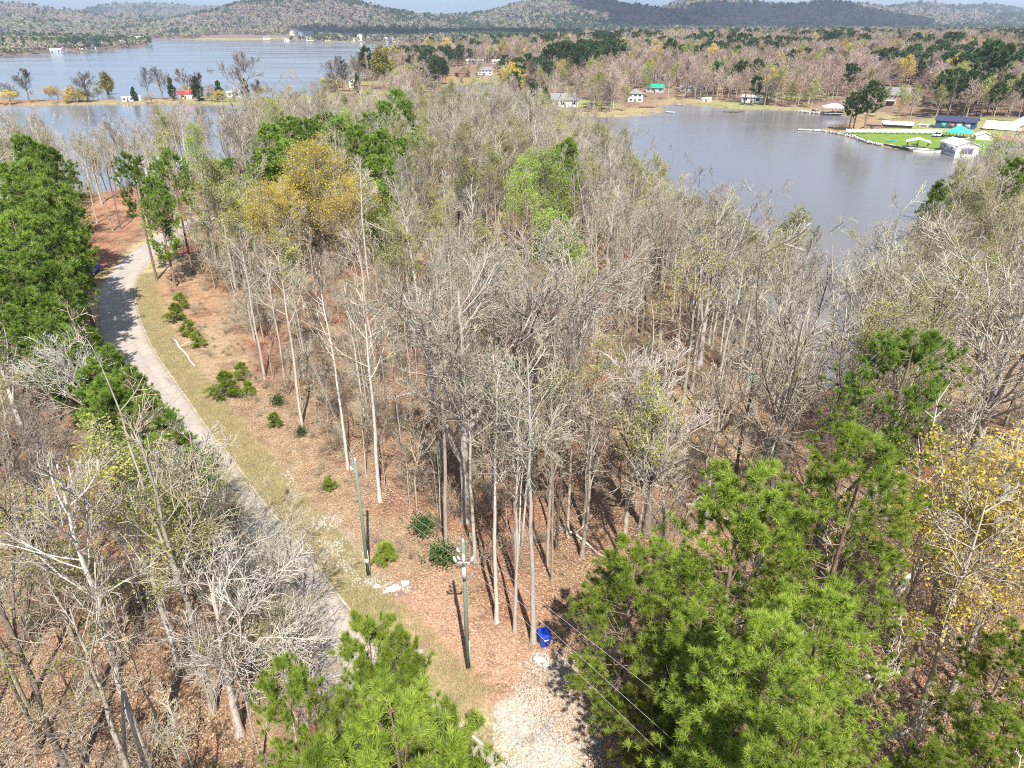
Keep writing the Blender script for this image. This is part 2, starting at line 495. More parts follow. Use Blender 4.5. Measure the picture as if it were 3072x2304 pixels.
def bare_tree(seed, H=20, r0=.22, crown0=.42, nl1=20, nl2=7, nl3=5, nl4=3, spread=.28, ang=(.5, .95), up=.6, fork=0, tw=1.0, wander=.35):
    rg = np.random.default_rng(seed)
    k = 12
    P = np.zeros((1, k, 3))
    zz = np.linspace(0, H * .95, k)
    P[0, :, 2] = zz - .3
    P[0, :, :2] = np.cumsum(rg.normal(0, wander * .35, (k, 2)), 0) * np.linspace(0, 1, k)[:, None]
    Rt = (r0 * np.linspace(1, .16, k) ** .9)[None]
    Rt[0, 0] *= 1.35
    trunk = [tubes(P, Rt, 8)]
    PP, RR = P, Rt
    lf = lambda t, L_: H * spread * (1.15 - .75 * (t - crown0) / (1 - crown0))
    if fork:
        Qf, Rf = children(rg, P, Rt, fork, crown0 * .55, crown0 * 1.5, lambda t, L_: H * .55 * np.ones_like(t), (.3, .65), 9, .5, .72, .10, .22)
        trunk.append(tubes(Qf, Rf, 6))
        Q1b, R1b = children(rg, Qf, Rf, max(4, nl1 // 3), .25, 1, lambda t, L_: H * spread * .8 * (1.1 - .5 * t), ang, 6, up * .6, .5, .10)
    Q1, R1 = children(rg, P, Rt, nl1, crown0, .98, lf, ang, 6, up, .45, .09)
    if fork:
        Q1 = np.concatenate([Q1, Q1b]); R1 = np.concatenate([R1, R1b])
    R1 = np.maximum(R1, .022 * tw)
    trunk.append(tubes(Q1, R1, 5))
    Q2, R2 = children(rg, Q1, R1, nl2, .22, .97, lambda t, L_: L_ * (.62 - .3 * t), (.4, .9), 5, .3, .55, .12)
    R2 = np.maximum(R2, .014 * tw)
    cr_ = [tubes(Q2, R2, 4)]
    Q3, R3 = children(rg, Q2, R2, nl3, .2, .95, lambda t, L_: L_ * (.66 - .3 * t), (.4, .95), 4, .2, .6, .13)
    R3 = np.maximum(R3, .010 * tw)
    cr_.append(tubes(Q3, R3, 3))
    tips = Q3[:, -1]
    if nl4:
        Q4, R4 = children(rg, Q3, R3, nl4, .25, 1.0, lambda t, L_: L_ * .55, (.4, .95), 3, .15, .7, .12)
        R4 = np.maximum(R4, .0075 * tw)
        cr_.append(tubes(Q4, R4, 3))
        tips = Q4[:, -1]
    return trunk, cr_, tips
def tuft_needles(rg, pos, dirs, m, ln, wd, cone=1.15):
    n = len(pos)
    D = np.repeat(dirs, m, 0) * .75 + rg.normal(0, .5 * cone, (n * m, 3))
    D /= np.linalg.norm(D, axis=1, keepdims=True)
    Pb = np.repeat(pos, m, 0) - np.repeat(dirs, m, 0) * (rg.random((n * m, 1)) * ln * .3)
    side = np.cross(D, rg.normal(0, 1, (n * m, 3))); side /= np.linalg.norm(side, axis=1, keepdims=True)
    l = ln * (.7 + .5 * rg.random((n * m, 1)))
    V = np.stack([Pb - side * wd * .5, Pb + side * wd * .5, Pb + D * l], 1).reshape(-1, 3)
    f = np.arange(n * m * 3).reshape(-1, 3)
    ct = rg.random(n)
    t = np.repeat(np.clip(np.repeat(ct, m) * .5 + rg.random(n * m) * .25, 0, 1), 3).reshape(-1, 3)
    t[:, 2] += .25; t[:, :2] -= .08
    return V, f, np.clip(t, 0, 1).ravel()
def pine(seed, H=18, r0=.22, crown0=.35, nl1=46, R=3.2, nl2=6, tper=5, m=30, ln=.24, wd=.014, top=.35, dense=1.0):
    rg = np.random.default_rng(seed)
    k = 10
    P = np.zeros((1, k, 3)); P[0, :, 2] = np.linspace(-.3, H * .98, k)
    P[0, :, :2] = np.cumsum(rg.normal(0, .09, (k, 2)), 0) * np.linspace(0, 1, k)[:, None]
    Rt = (r0 * np.linspace(1.1, .12, k))[None]
    trunk = [tubes(P, Rt, 8)]
    def lf(t, L_):
        u = (t - crown0) / (1 - crown0)
        return R * np.clip(np.minimum(.55 + 1.6 * u, 1.12 * (1 - u) ** .62 + top * .35), .16, 1.2)
    Q1, R1 = children(rg, P, Rt, nl1, crown0, .99, lf, (1.0, 1.5), 6, .55, .32, .09)
    R1 = np.maximum(R1, .018)
    trunk.append(tubes(Q1, R1, 4))
    Q2, R2 = children(rg, Q1, R1, nl2, .3, .98, lambda t, L_: np.clip(L_ * (.55 - .2 * t), .25, 1.5), (.4, .95), 4, .4, .5, .12)
    R2 = np.maximum(R2, .009)
    br = [tubes(Q2, R2, 3)]
    pts, drs = [], []
    for Q in (Q1[:, 3:], Q2[:, 1:]):
        kk = Q.shape[1]
        for j in range(tper if Q is not Q1 else 3):
            f = rg.random(len(Q)) ** .6 * (kk - 1.001); i = f.astype(int); fr = (f - i)[:, None]
            a = np.arange(len(Q))
            pts.append(Q[a, i] * (1 - fr) + Q[a, i + 1] * fr + rg.normal(0, .06, (len(Q), 3)))
            dd = Q[a, i + 1] - Q[a, i]; dd /= np.linalg.norm(dd, axis=1, keepdims=True) + 1e-9
            dd[:, 2] += .5; dd /= np.linalg.norm(dd, axis=1, keepdims=True); drs.append(dd)
    pts.append(P[0, -1:]); drs.append(np.array([[0, 0, 1.]]))
    pts = np.concatenate(pts); drs = np.concatenate(drs)
    if dense < 1:
        s_ = rg.random(len(pts)) < dense; pts, drs = pts[s_], drs[s_]
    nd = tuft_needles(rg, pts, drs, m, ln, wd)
    return trunk, br, nd
def src_mesh(name, trunk, crown, leaf=None, mats=('bark', 'twig', None)):
    """one joined mesh for far stands"""
    parts = trunk + crown
    V, F = join(parts)
    idx = np.concatenate([np.full(len(f), 0 if i < len(trunk) else 1) for i, f in enumerate(F)])
    tint = np.full(len(V), .5)
    mm = [M[mats[0]], M[mats[1]]]
    if leaf is not None:
        F.append(leaf[1] + len(V)); V = np.concatenate([V, leaf[0]]); tint = np.r_[tint, leaf[2]]
        idx = np.r_[idx, np.full(len(leaf[1]), 2)]; mm.append(M[mats[2]])
    return mesh_np(name, V, F, mm, idx, tint=tint)

# geometry-node scatter for what nobody could count
_scat = {}
def scatter(name, meshes, pts, rot, scl, idx, label, cat):
    c = bpy.data.collections.new(name + '_kinds')
    for i, me in enumerate(meshes):
        o = bpy.data.objects.new('%s_kind_%02d' % (name, i), me); c.objects.link(o)
    me = bpy.data.meshes.new(name)
    me.vertices.add(len(pts)); me.vertices.foreach_set('co', np.asarray(pts, np.float32).ravel())
    a = me.attributes.new('rot', 'FLOAT_VECTOR', 'POINT'); a.data.foreach_set('vector', np.asarray(rot, np.float32).ravel())
    a = me.attributes.new('scl', 'FLOAT_VECTOR', 'POINT'); a.data.foreach_set('vector', np.asarray(scl, np.float32).ravel())
    a = me.attributes.new('idx', 'INT', 'POINT'); a.data.foreach_set('value', np.asarray(idx, np.int32))
    o = link(name, me, kind='stuff', label=label, category=cat)
    g = bpy.data.node_groups.new(name, 'GeometryNodeTree')
    g.interface.new_socket('Geometry', in_out='INPUT', socket_type='NodeSocketGeometry')
    g.interface.new_socket('Geometry', in_out='OUTPUT', socket_type='NodeSocketGeometry')
    gi = g.nodes.new('NodeGroupInput'); go = g.nodes.new('NodeGroupOutput')
    ip = g.nodes.new('GeometryNodeInstanceOnPoints'); ci = g.nodes.new('GeometryNodeCollectionInfo')
    ci.inputs['Collection'].default_value = c
    ci.inputs['Separate Children'].default_value = True
    ci.inputs['Reset Children'].default_value = True
    ip.inputs['Pick Instance'].default_value = True
    def na(nm, ty):
        n = g.nodes.new('GeometryNodeInputNamedAttribute'); n.data_type = ty; n.inputs['Name'].default_value = nm
        return n.outputs['Attribute']
    g.links.new(gi.outputs[0], ip.inputs['Points']); g.links.new(ci.outputs[0], ip.inputs['Instance'])
    g.links.new(na('idx', 'INT'), ip.inputs['Instance Index'])
    g.links.new(na('rot', 'FLOAT_VECTOR'), ip.inputs['Rotation'])
    g.links.new(na('scl', 'FLOAT_VECTOR'), ip.inputs['Scale'])
    g.links.new(ip.outputs[0], go.inputs[0])
    md = o.modifiers.new('scatter', 'NODES'); md.node_group = g
    return o

# ------------------------------------------------------------------ ground sheet
def arange_az():
    f = np.arange(-48, 48.01, .25)
    return np.radians(np.r_[np.arange(-180, -48, 3.0), f, np.arange(51, 180, 3.0)])
AZ = arange_az()
RR_ = np.r_[[.5, 3, 6, 8.5], np.exp(np.arange(math.log(10), math.log(14500), .0128))]
A_, Rg = np.meshgrid(AZ, RR_)
GX, GY = np.sin(A_) * Rg, np.cos(A_) * Rg
GZ = terrain_z(GX, GY)
x, y = GX.ravel(), GY.ravel()
def col(c): return np.array(c, float)[None]
def blend(C, m, c, n=0.0):
    return C * (1 - m[:, None]) + col(c) * m[:, None]
jit = (vnoise(x, y, 1.3) - .5) * 1.2 + (vnoise(x, y, .5) - .5) * .6 + (vnoise(x, y, 4) - .5) * 1.6
dn = sdf(near_land, x, y); dnor = sdf(north_land, x, y); dfar = sdf(far_land, x, y)
rd, rside = road_dist(x, y)
C = np.repeat(col((.25, .15, .095)), len(x), 0)                      # leaf litter
C = blend(C, sstep(.45, .75, vnoise(x, y, 7)), (.27, .165, .10))
C = blend(C, sstep(.55, .8, vnoise(x + 90, y, 4)) * .8, (.31, .235, .14))
C = blend(C, sstep(.6, .8, vnoise(x, y + 40, 11)) * .8, (.27, .105, .062))
open_poly = P0((430, 700), (560, 780), (680, 930), (800, 1140), (915, 1290), (1050, 1420), (1160, 1530), (1340, 1640), (1490, 1885), (1610, 1940), (1640, 2010), (1500, 2304), (1000, 2304), (600, 1400), (380, 900), (380, 760))
dop = sdf(open_poly, x, y)
C = blend(C, sstep(-1.5, 2, dop + jit), (.37, .265, .165))
rust = sdf(P0((470, 800), (620, 850), (680, 960), (560, 1000), (450, 930)), x, y)
C = blend(C, sstep(-1, 2, rust + jit) * .8, (.37, .215, .125))
rust2 = sdf(P0((230, 640), (330, 560), (420, 560), (400, 700), (280, 820), (200, 800)), x, y)
C = blend(C, sstep(-3, 3, rust2 + jit * 2), (.36, .19, .115))
# grass verge along the right-hand side of the road, thin on the other
verge = np.where(rside < 0, sstep(ROADW / 2 + 3.4, ROADW / 2 + 1.2, rd + jit), sstep(ROADW / 2 + 1.6, ROADW / 2 + .5, rd + jit))
verge *= sstep(6, 12, np.hypot(x, y)) * (np.hypot(x, y) < 170)
C = blend(C, verge, (.44, .365, .205))
gb = sdf(P0((980, 1600), (1060, 1660), (1220, 1840), (1200, 1960), (1090, 1850), (960, 1690)), x, y)
C = blend(C, sstep(-.6, .8, gb + jit) * .8, (.27, .29, .10))
mul = sdf(P0((1140, 1740), (1330, 1700), (1480, 1890), (1640, 1950), (1590, 2080), (1440, 2150), (1300, 2060), (1200, 1900)), x, y)
C = blend(C, sstep(-.5, .9, mul + jit * .7), (.47, .28, .195))
grv = sdf(P0((1480, 2150), (1560, 2060), (1610, 1960), (1700, 1960), (1760, 2060), (1800, 2180), (1790, 2340), (1560, 2400)), x, y)
C = blend(C, sstep(-.5, .6, grv + jit * .9), (.50, .44, .36))
rgt = sdf(P0((1760, 2050), (1900, 2150), (1950, 2400), (1770, 2400)), x, y)
C = blend(C, sstep(-.5, .8, rgt + jit), (.37, .20, .13))
rk = sdf(P0((920, 1540), (1010, 1560), (1090, 1700), (1230, 1770), (1180, 1800), (1080, 1740), (980, 1650)), x, y)
C = blend(C, sstep(-.8, .6, rk + jit) * .7, (.46, .40, .34))
sand = sdf(P0((2840, 1060), (3072, 1010), (3300, 1000), (3300, 1130), (2980, 1180), (2820, 1150)), x, y)
C = blend(C, sstep(-2, 2, sand + jit * 2), (.56, .40, .22))
strw = sdf(P0((2120, 1330), (2200, 1260), (2310, 1290), (2270, 1400), (2150, 1440)), x, y)
C = blend(C, sstep(-1.5, 2, strw + jit * 2), (.50, .37, .21))
br_ = sdf(P0((2880, 2160), (3100, 2120), (3300, 2400), (2800, 2400)), x, y)
C = blend(C, sstep(-1.5, 1.5, br_ + jit), (.52, .25, .08))
lf_ = sdf(P0((0, 1500), (400, 1600), (450, 1950), (0, 2000)), x, y)
C = blend(C, sstep(-2, 2, lf_ + jit * 2) * .6, (.36, .17, .11))
rt_ = sdf(P0((2650, 1350), (3072, 1500), (3072, 2150), (2600, 2150)), x, y)
C = blend(C, sstep(-2, 3, rt_ + jit * 2) * .8, (.25, .105, .075))
# the other shores: dry lawns by the water, brown woods behind
isn = (dnor > -3) & (dn < -5)
Cn = np.repeat(col((.24, .165, .115)), len(x), 0)
big = (vnoise(x, y, 30) - .5) * 30 + (vnoise(x, y, 8) - .5) * 10
Cn = blend(Cn, sstep(24, 12, dnor + big), (.36, .30, .15))
Cn = blend(Cn, sstep(.55, .72, vnoise(x, y, 45)) * sstep(120, 40, dnor), (.30, .33, .12))
Cn = blend(Cn, sstep(.62, .8, vnoise(x + 300, y, 60)) * .7, (.36, .19, .11))
C[isn] = Cn[isn]
isf = (dfar > -8) & (dnor < -8)
Cf = np.repeat(col((.225, .165, .135)), len(x), 0)
Cf = blend(Cf, sstep(.6, .75, vnoise(x, y, 160)) * sstep(260, 60, dfar), (.33, .34, .13))
C[isf] = Cf[isf]
edge = sstep(1.6, .1, np.abs(np.maximum(np.maximum(dn, dnor), dfar) - .6) * (60 / np.maximum(np.hypot(x, y), 60)))
C = blend(C, edge * .5, (.22, .16, .11))
farw = sstep(650, 1300, np.hypot(x, y))
Ch = np.repeat(col((.20, .15, .13)), len(x), 0)
Ch = blend(Ch, sstep(.5, .68, vnoise(x, y, 210) * .6 + vnoise(x, y, 70) * .4), (.10, .125, .075))
hm = farw * (GZ.ravel() > 6)
C = C * (1 - hm[:, None]) + Ch * hm[:, None]

b = MT('ground')
p = b.pos()
vc = b.n('ShaderNodeVertexColor', layer_name='zone').outputs['Color']
f1 = b.noise(p, 5.5, 6, .72)
f2 = b.noise(p, 1.2, 5, .65)
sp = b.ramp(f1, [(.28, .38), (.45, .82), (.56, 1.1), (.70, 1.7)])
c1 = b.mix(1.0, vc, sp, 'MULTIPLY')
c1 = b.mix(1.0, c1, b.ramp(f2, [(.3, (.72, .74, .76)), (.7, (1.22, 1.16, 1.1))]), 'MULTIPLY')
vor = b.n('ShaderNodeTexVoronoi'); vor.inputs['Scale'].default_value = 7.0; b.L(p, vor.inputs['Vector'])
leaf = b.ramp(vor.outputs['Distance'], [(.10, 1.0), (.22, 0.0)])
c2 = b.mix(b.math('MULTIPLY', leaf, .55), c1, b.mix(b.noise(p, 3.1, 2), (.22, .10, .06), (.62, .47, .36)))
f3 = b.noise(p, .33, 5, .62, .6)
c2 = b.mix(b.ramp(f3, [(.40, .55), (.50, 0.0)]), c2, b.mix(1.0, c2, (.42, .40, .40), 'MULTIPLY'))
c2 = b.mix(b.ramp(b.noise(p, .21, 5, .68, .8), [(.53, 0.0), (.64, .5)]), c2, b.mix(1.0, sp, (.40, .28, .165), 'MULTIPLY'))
b.bsdf(c2, .95, b.bump(b.math('ADD', f1, b.math('MULTIPLY', leaf, .4)), .9, .10), spec=.1)
M['ground'] = b.m
nr, na_ = GX.shape
V = np.stack([x, y, GZ.ravel()], 1)
i = np.arange(nr - 1)[:, None] * na_; j = np.arange(na_)[None]; j1 = (j + 1) % na_
Q = np.stack([i + j, i + na_ + j, i + na_ + j1, i + j1], -1).reshape(-1, 4)[:, ::-1]
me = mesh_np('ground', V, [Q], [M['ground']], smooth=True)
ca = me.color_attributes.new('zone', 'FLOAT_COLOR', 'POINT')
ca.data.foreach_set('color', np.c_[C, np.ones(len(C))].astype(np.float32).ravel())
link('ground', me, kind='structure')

# ------------------------------------------------------------------ lake
b = MT('lake_water')
p = b.pos()
pv = b.scale(p, (.45, 1.0, 1.0))
h = b.math('ADD', b.math('MULTIPLY', b.noise(pv, .9, 4, .6), .5), b.math('MULTIPLY', b.noise(pv, .16, 3, .5), .8))
big_ = b.noise(b.scale(p, (.25, 1, 1)), .018, 3, .6)
colr = b.ramp(big_, [(.35, (.125, .13, .14)), (.65, (.21, .215, .23))])
sx = b.n('ShaderNodeSeparateXYZ'); b.L(p, sx.inputs[0])
nearc = b.math('MULTIPLY', b.ramp(b.math('DIVIDE', sx.outputs[1], 600), [(.5, 1.0), (.75, 0.0)]), b.ramp(b.math('DIVIDE', sx.outputs[0], 100), [(0, 0.0), (.35, 1.0)]))
wind = b.noise(b.scale(p, (.12, 1, 1)), .03, 4, .6)
colr = b.mix(b.math('MULTIPLY', nearc, .85), colr, (.165, .15, .14))
bs = b.n('ShaderNodeBsdfPrincipled')
b.L(colr, bs.inputs['Base Color'])
b.L(b.ramp(big_, [(.35, .10), (.65, .22)]), bs.inputs['Roughness'])
bs.inputs['IOR'].default_value = 1.333
b.L(b.bump(h, .30, .30), bs.inputs['Normal'])
b.L(bs.outputs[0], b.out.inputs['Surface'])
M['water'] = b.m
R0 = 14000
link('lake_water', mesh_np('lake_water', [(-R0, -300, WATER), (R0, -300, WATER), (R0, R0, WATER), (-R0, R0, WATER)], [[(0, 1, 2, 3)]], [M['water']]), kind='structure')

# ------------------------------------------------------------------ road
b = MT('road_surface')
p = b.pos()
base = b.ramp(b.noise(p, .9, 6, .7), [(.3, (.34, .295, .255)), (.7, (.43, .375, .32))])
spk = b.ramp(b.noise(p, 14, 3, .7), [(.3, .82), (.7, 1.15)])
cc = b.mix(1.0, base, spk, 'MULTIPLY')
uv = b.n('ShaderNodeAttribute', attribute_name='across').outputs['Fac']
tr = b.ramp(uv, [(0, (.80, .78, .76)), (.08, (1, 1, 1)), (.25, (1.06, 1.05, 1.04)), (.36, (.93, .93, .93)), (.5, (1.0, 1.0, 1.0)), (.64, (.93, .93, .93)), (.76, (1.06, 1.05, 1.04)), (.94, (1, 1, 1)), (1, (.85, .8, .74))])
cc = b.mix(1.0, cc, tr, 'MULTIPLY')
pt_ = b.ramp(b.noise(p, .16, 2, .5), [(.55, 0.0), (.57, .35)])
cc = b.mix(pt_, cc, (.30, .275, .25))
dr_ = b.math('MULTIPLY', b.ramp(b.noise(p, .5, 6, .75), [(.50, 0.0), (.62, .8)]), b.ramp(uv, [(0, 1.0), (.16, .25), (.45, 0.0), (.72, .15), (.85, .8), (1, 1.0)]))
cc = b.mix(dr_, cc, (.30, .19, .12))
crk = b.n('ShaderNodeTexVoronoi', feature='DISTANCE_TO_EDGE'); crk.inputs['Scale'].default_value = .22
b.L(p, crk.inputs['Vector'])
cc = b.mix(b.ramp(crk.outputs['Distance'], [(0, .5), (.012, 0.0)]), cc, (.16, .15, .14))
b.bsdf(cc, .9, b.bump(b.noise(p, 30, 3), .3, .02), spec=.2)
M['road'] = b.m
nx = 9
ts = np.linspace(0, 1, nx)
wig = .16 * (vnoise(np.arange(160) * 1.7, np.zeros(160), 3) - .5)
V = []; ac = []
for k_, t in enumerate(ts):
    e = np.zeros(160)
    if k_ == 0: e = wig * .8
    if k_ == nx - 1: e = wig[::-1] * 2
    q = RE + nl * (ROADW * t + e)[:, None]
    V.append(np.c_[q, .035 + .05 * math.sin(t * math.pi) * np.ones(160)]); ac.append(np.full(160, t))
V = np.concatenate(V)
ii = (np.arange(nx - 1) * 160)[:, None] + np.arange(159)[None]
Q = np.stack([ii, ii + 1, ii + 161, ii + 160], -1).reshape(-1, 4)[:, ::-1]
me = mesh_np('road', V, [Q[:, ::-1]], [M['road']], smooth=True)
a = me.attributes.new('across', 'FLOAT', 'POINT'); a.data.foreach_set('value', np.concatenate(ac).astype(np.float32))
link('road', me, kind='structure')
# pale worn concrete edging on the right-hand side of the road
M['edge'] = paint('concrete_edging', (.42, .37, .31), .9, .45, .8)
jw = (.05 + .16 * vnoise(np.arange(160) * 2.3, np.zeros(160), 2.1))[:, None]
q0 = RE - nl * jw; q1 = RE + nl * .03
V = np.concatenate([np.c_[q0, np.full(160, -.1)], np.c_[q0, np.full(160, .075)], np.c_[q1, np.full(160, .085)], np.c_[q1, np.full(160, -.1)]])
ii = (np.arange(3) * 160)[:, None] + np.arange(159)[None]
Q = np.stack([ii, ii + 1, ii + 161, ii + 160], -1).reshape(-1, 4)
link('road_kerb', mesh_np('road_kerb', V, [Q], [M['edge']]), kind='structure')

# ------------------------------------------------------------------ bright lawn by the cove
b = MT('mown_lawn'); p = b.pos()
c_ = b.ramp(b.noise(p, .35, 6, .7), [(.3, (.11, .17, .03)), (.5, (.15, .235, .035)), (.68, (.22, .29, .06)), (.8, (.30, .29, .11))])
c_ = b.mix(1.0, c_, b.ramp(b.noise(p, 6, 3), [(.3, .75), (.7, 1.2)]), 'MULTIPLY')
b.bsdf(c_, .9, spec=.1); M['lawn'] = b.m
import mathutils
lp = [Vector((a_[0], a_[1], 0)) for a_ in lawn_poly]
tess = mathutils.geometry.tessellate_polygon([lp])
V = [(v.x, v.y, -7.05) for v in lp]
link('lawn', mesh_np('lawn', V, [np.array(tess)], [M['lawn']]), kind='structure')

# ------------------------------------------------------------------ tree stock
def stock_bare(seed, leaf=None, leafn=0, lsize=.1, lspread=.2, mats=('bark', 'twig'), **kw):
    tr, cr_, tips = bare_tree(seed, **kw)
    V, F = join(tr); tm = mesh_np('trunk', V, F, [M[mats[0]]], smooth=True)
    V, F = join(cr_); cm = mesh_np('crown', V, F, [M[mats[1]]])
    lm = None
    if leaf:
        V, q, t = leaves(np.random.default_rng(seed + 99), tips, leafn, lsize, lspread)
        lm = mesh_np('foliage', V, [q], [M[leaf]], tint=t)
    return tm, cm, lm
def stock_pine(seed, needle='needle', **kw):
    tr, br, nd = pine(seed, **kw)
    V, F = join(tr); tm = mesh_np('trunk', V, F, [M['pinebark']], smooth=True)
    V, F = join(br); bm_ = mesh_np('crown', V, F, [M['pinebark']])
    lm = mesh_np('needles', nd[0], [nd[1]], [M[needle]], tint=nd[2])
    return tm, bm_, lm
def plant(name, stock, loc, rz, sc, label, cat='tree', group=None):
    r = thing(name, label, cat, loc, rz, group)
    r.scale = (sc, sc, sc) if not hasattr(sc, '__len__') else sc
    link('trunk', stock[0], r); link('crown', stock[1], r)
    if stock[2] is not None: link('foliage' if 'foliage' in stock[2].name else 'needles', stock[2], r)
    return r

T4 = dict(nl3=4, nl4=1, tw=1.5)
BARE = [stock_bare(11, H=20, r0=.19, crown0=.58, spread=.17, nl1=13, nl2=5, mats=('pale', 'twig'), **T4),
        stock_bare(12, H=20, r0=.24, crown0=.46, spread=.24, fork=2, nl1=9, nl2=5, **T4),
        stock_bare(13, H=20, r0=.18, crown0=.64, spread=.15, nl1=12, nl2=5, mats=('pale', 'twig'), **T4),
        stock_bare(14, H=20, r0=.20, crown0=.50, spread=.21, fork=1, nl1=10, nl2=5, up=.8, **T4),
        stock_bare(15, H=20, r0=.16, crown0=.52, spread=.16, nl1=13, nl2=5, ang=(.35, .7), up=.9, **T4),
        stock_bare(16, H=20, r0=.25, crown0=.34, spread=.32, nl1=10, nl2=6, ang=(.7, 1.2), up=.5, fork=2, **T4)]
BUD = [stock_bare(21, 'bud', 4200, .16, .24, H=20, r0=.17, crown0=.46, spread=.20, nl1=15, nl2=6, ang=(.4, .8), up=.8, **T4),
       stock_bare(22, 'bud', 3000, .15, .26, H=20, r0=.22, crown0=.42, spread=.26, nl1=11, nl2=6, fork=1, **T4)]
OAK = [stock_bare(31, H=18, r0=.36, crown0=.30, spread=.42, nl1=9, nl2=7, nl3=4, nl4=2, tw=2.0, fork=4, ang=(.6, 1.2), up=.4, wander=.5, mats=('pale', 'pale')),
       stock_bare(32, H=20, r0=.34, crown0=.36, spread=.36, nl1=12, nl2=7, nl3=4, nl4=2, tw=1.8, fork=3, ang=(.5, 1.0), up=.6, mats=('pale', 'twig'))]
POLE = [stock_bare(41, H=22, r0=.20, crown0=.60, spread=.17, nl1=13, ang=(.6, 1.2), mats=('pale', 'twig'), wander=.45, nl2=6, **T4),
        stock_bare(42, H=22, r0=.16, crown0=.55, spread=.15, nl1=12, nl2=6, ang=(.5, 1.0), mats=('pale', 'twig'), wander=.5, **T4)]
GOLD = stock_bare(51, 'gold', 15000, .19, .30, H=17, r0=.26, crown0=.30, spread=.36, nl1=20, nl2=8, fork=3, nl4=2)
LIME = stock_bare(52, 'lime', 9500, .18, .30, H=20, r0=.18, crown0=.36, spread=.26, nl1=22, nl4=2)
OGOLD = stock_bare(53, 'gold', 6500, .16, .22, H=16, r0=.2, crown0=.34, spread=.34, nl1=16, fork=2, nl4=2)
PNEAR = [stock_pine(61, H=20, R=4.2, nl1=76, m=40, ln=.36, wd=.030, crown0=.16, nl2=7, tper=3),
         stock_pine(62, H=18, R=3.7, nl1=66, m=40, ln=.36, wd=.030, crown0=.16, nl2=7, tper=3)]
PYEL = stock_pine(63, 'needle_y', H=10, R=2.6, nl1=50, m=22, ln=.28, wd=.026, crown0=.12, tper=4, r0=.12)
PMID = [stock_pine(71, 'needle_m', H=20, R=3.7, nl1=80, nl2=7, tper=4, m=13, ln=.42, wd=.07, crown0=.26, r0=.25),
        stock_pine(72, 'needle_m', H=20, R=3.2, nl1=70, nl2=7, tper=4, m=13, ln=.42, wd=.07, crown0=.36, r0=.22, top=.6),
        stock_pine(73, 'needle_m', H=12, R=2.7, nl1=70, nl2=7, tper=4, m=13, ln=.38, wd=.06, crown0=.08, r0=.14)]
PTHIN = stock_pine(74, 'needle_m', H=20, R=3.6, nl1=44, nl2=7, tper=5, m=22, ln=.32, wd=.04, crown0=.52, r0=.2)
PYOUNG = stock_pine(75, H=3, R=1.0, nl1=34, nl2=5, tper=3, m=20, ln=.28, wd=.025, crown0=.05, r0=.03)
CEDAR = stock_pine(76, 'needle_d', H=12, R=2.0, nl1=80, nl2=6, tper=4, m=14, ln=.34, wd=.08, crown0=.04, r0=.15, top=0)
# far stock: fewer, thicker twigs
FB = dict(nl2=6, nl3=5, nl4=0, tw=3.4, mats=('bark', 'twig_far'))
FBARE = [stock_bare(81, H=18, r0=.26, crown0=.26, spread=.36, nl1=16, up=.7, **FB),
         stock_bare(82, H=18, r0=.28, crown0=.24, spread=.38, nl1=13, fork=2, **FB),
         stock_bare(83, H=18, r0=.22, crown0=.34, spread=.30, nl1=16, up=.9, **FB)]
FDARK = [stock_bare(91, H=18, r0=.3, crown0=.24, spread=.40, nl1=18, up=.7, nl2=7, nl3=5, nl4=0, tw=4.0, mats=('twig_dark', 'twig_dark')),
         stock_bare(92, H=18, r0=.3, crown0=.30, spread=.40, nl1=14, fork=2, nl2=7, nl3=5, nl4=0, tw=4.0, mats=('twig_dark', 'twig_dark'))]
FOLIVE = stock_bare(93, 'olive', 6500, .75, .6, H=17, r0=.3, crown0=.16, spread=.42, nl1=18, nl2=5, nl3=4, nl4=0, tw=3, fork=3)
FPINE = [stock_pine(84, 'needle_d', H=19, R=4.4, nl1=40, nl2=5, tper=3, m=9, ln=.85, wd=.30, crown0=.36, r0=.26),
         stock_pine(85, 'needle_d', H=19, R=4.0, nl1=36, nl2=5, tper=3, m=9, ln=.85, wd=.30, crown0=.46, r0=.24, top=.7),
         stock_pine(86, 'needle_d', H=12, R=3.2, nl1=54, nl2=5, tper=2, m=9, ln=.8, wd=.28, crown0=.05, r0=.2, top=0)]
FGOLD = stock_bare(87, 'gold', 4200, .5, .5, H=17, r0=.26, crown0=.22, spread=.42, nl1=16, nl2=5, nl3=4, nl4=0, tw=3, fork=2)
FLIME = stock_bare(88, 'lime', 2400, .5, .5, H=15, r0=.22, crown0=.25, spread=.36, nl1=14, nl2=5, nl3=4, nl4=0, tw=3)
FBUD = stock_bare(89, 'bud', 1800, .42, .5, H=17, r0=.22, crown0=.25, spread=.36, nl1=14, nl2=5, nl3=4, nl4=0, tw=3)

taken = []        # bases already used
def mark(x, y, r): taken.append((x, y, r))

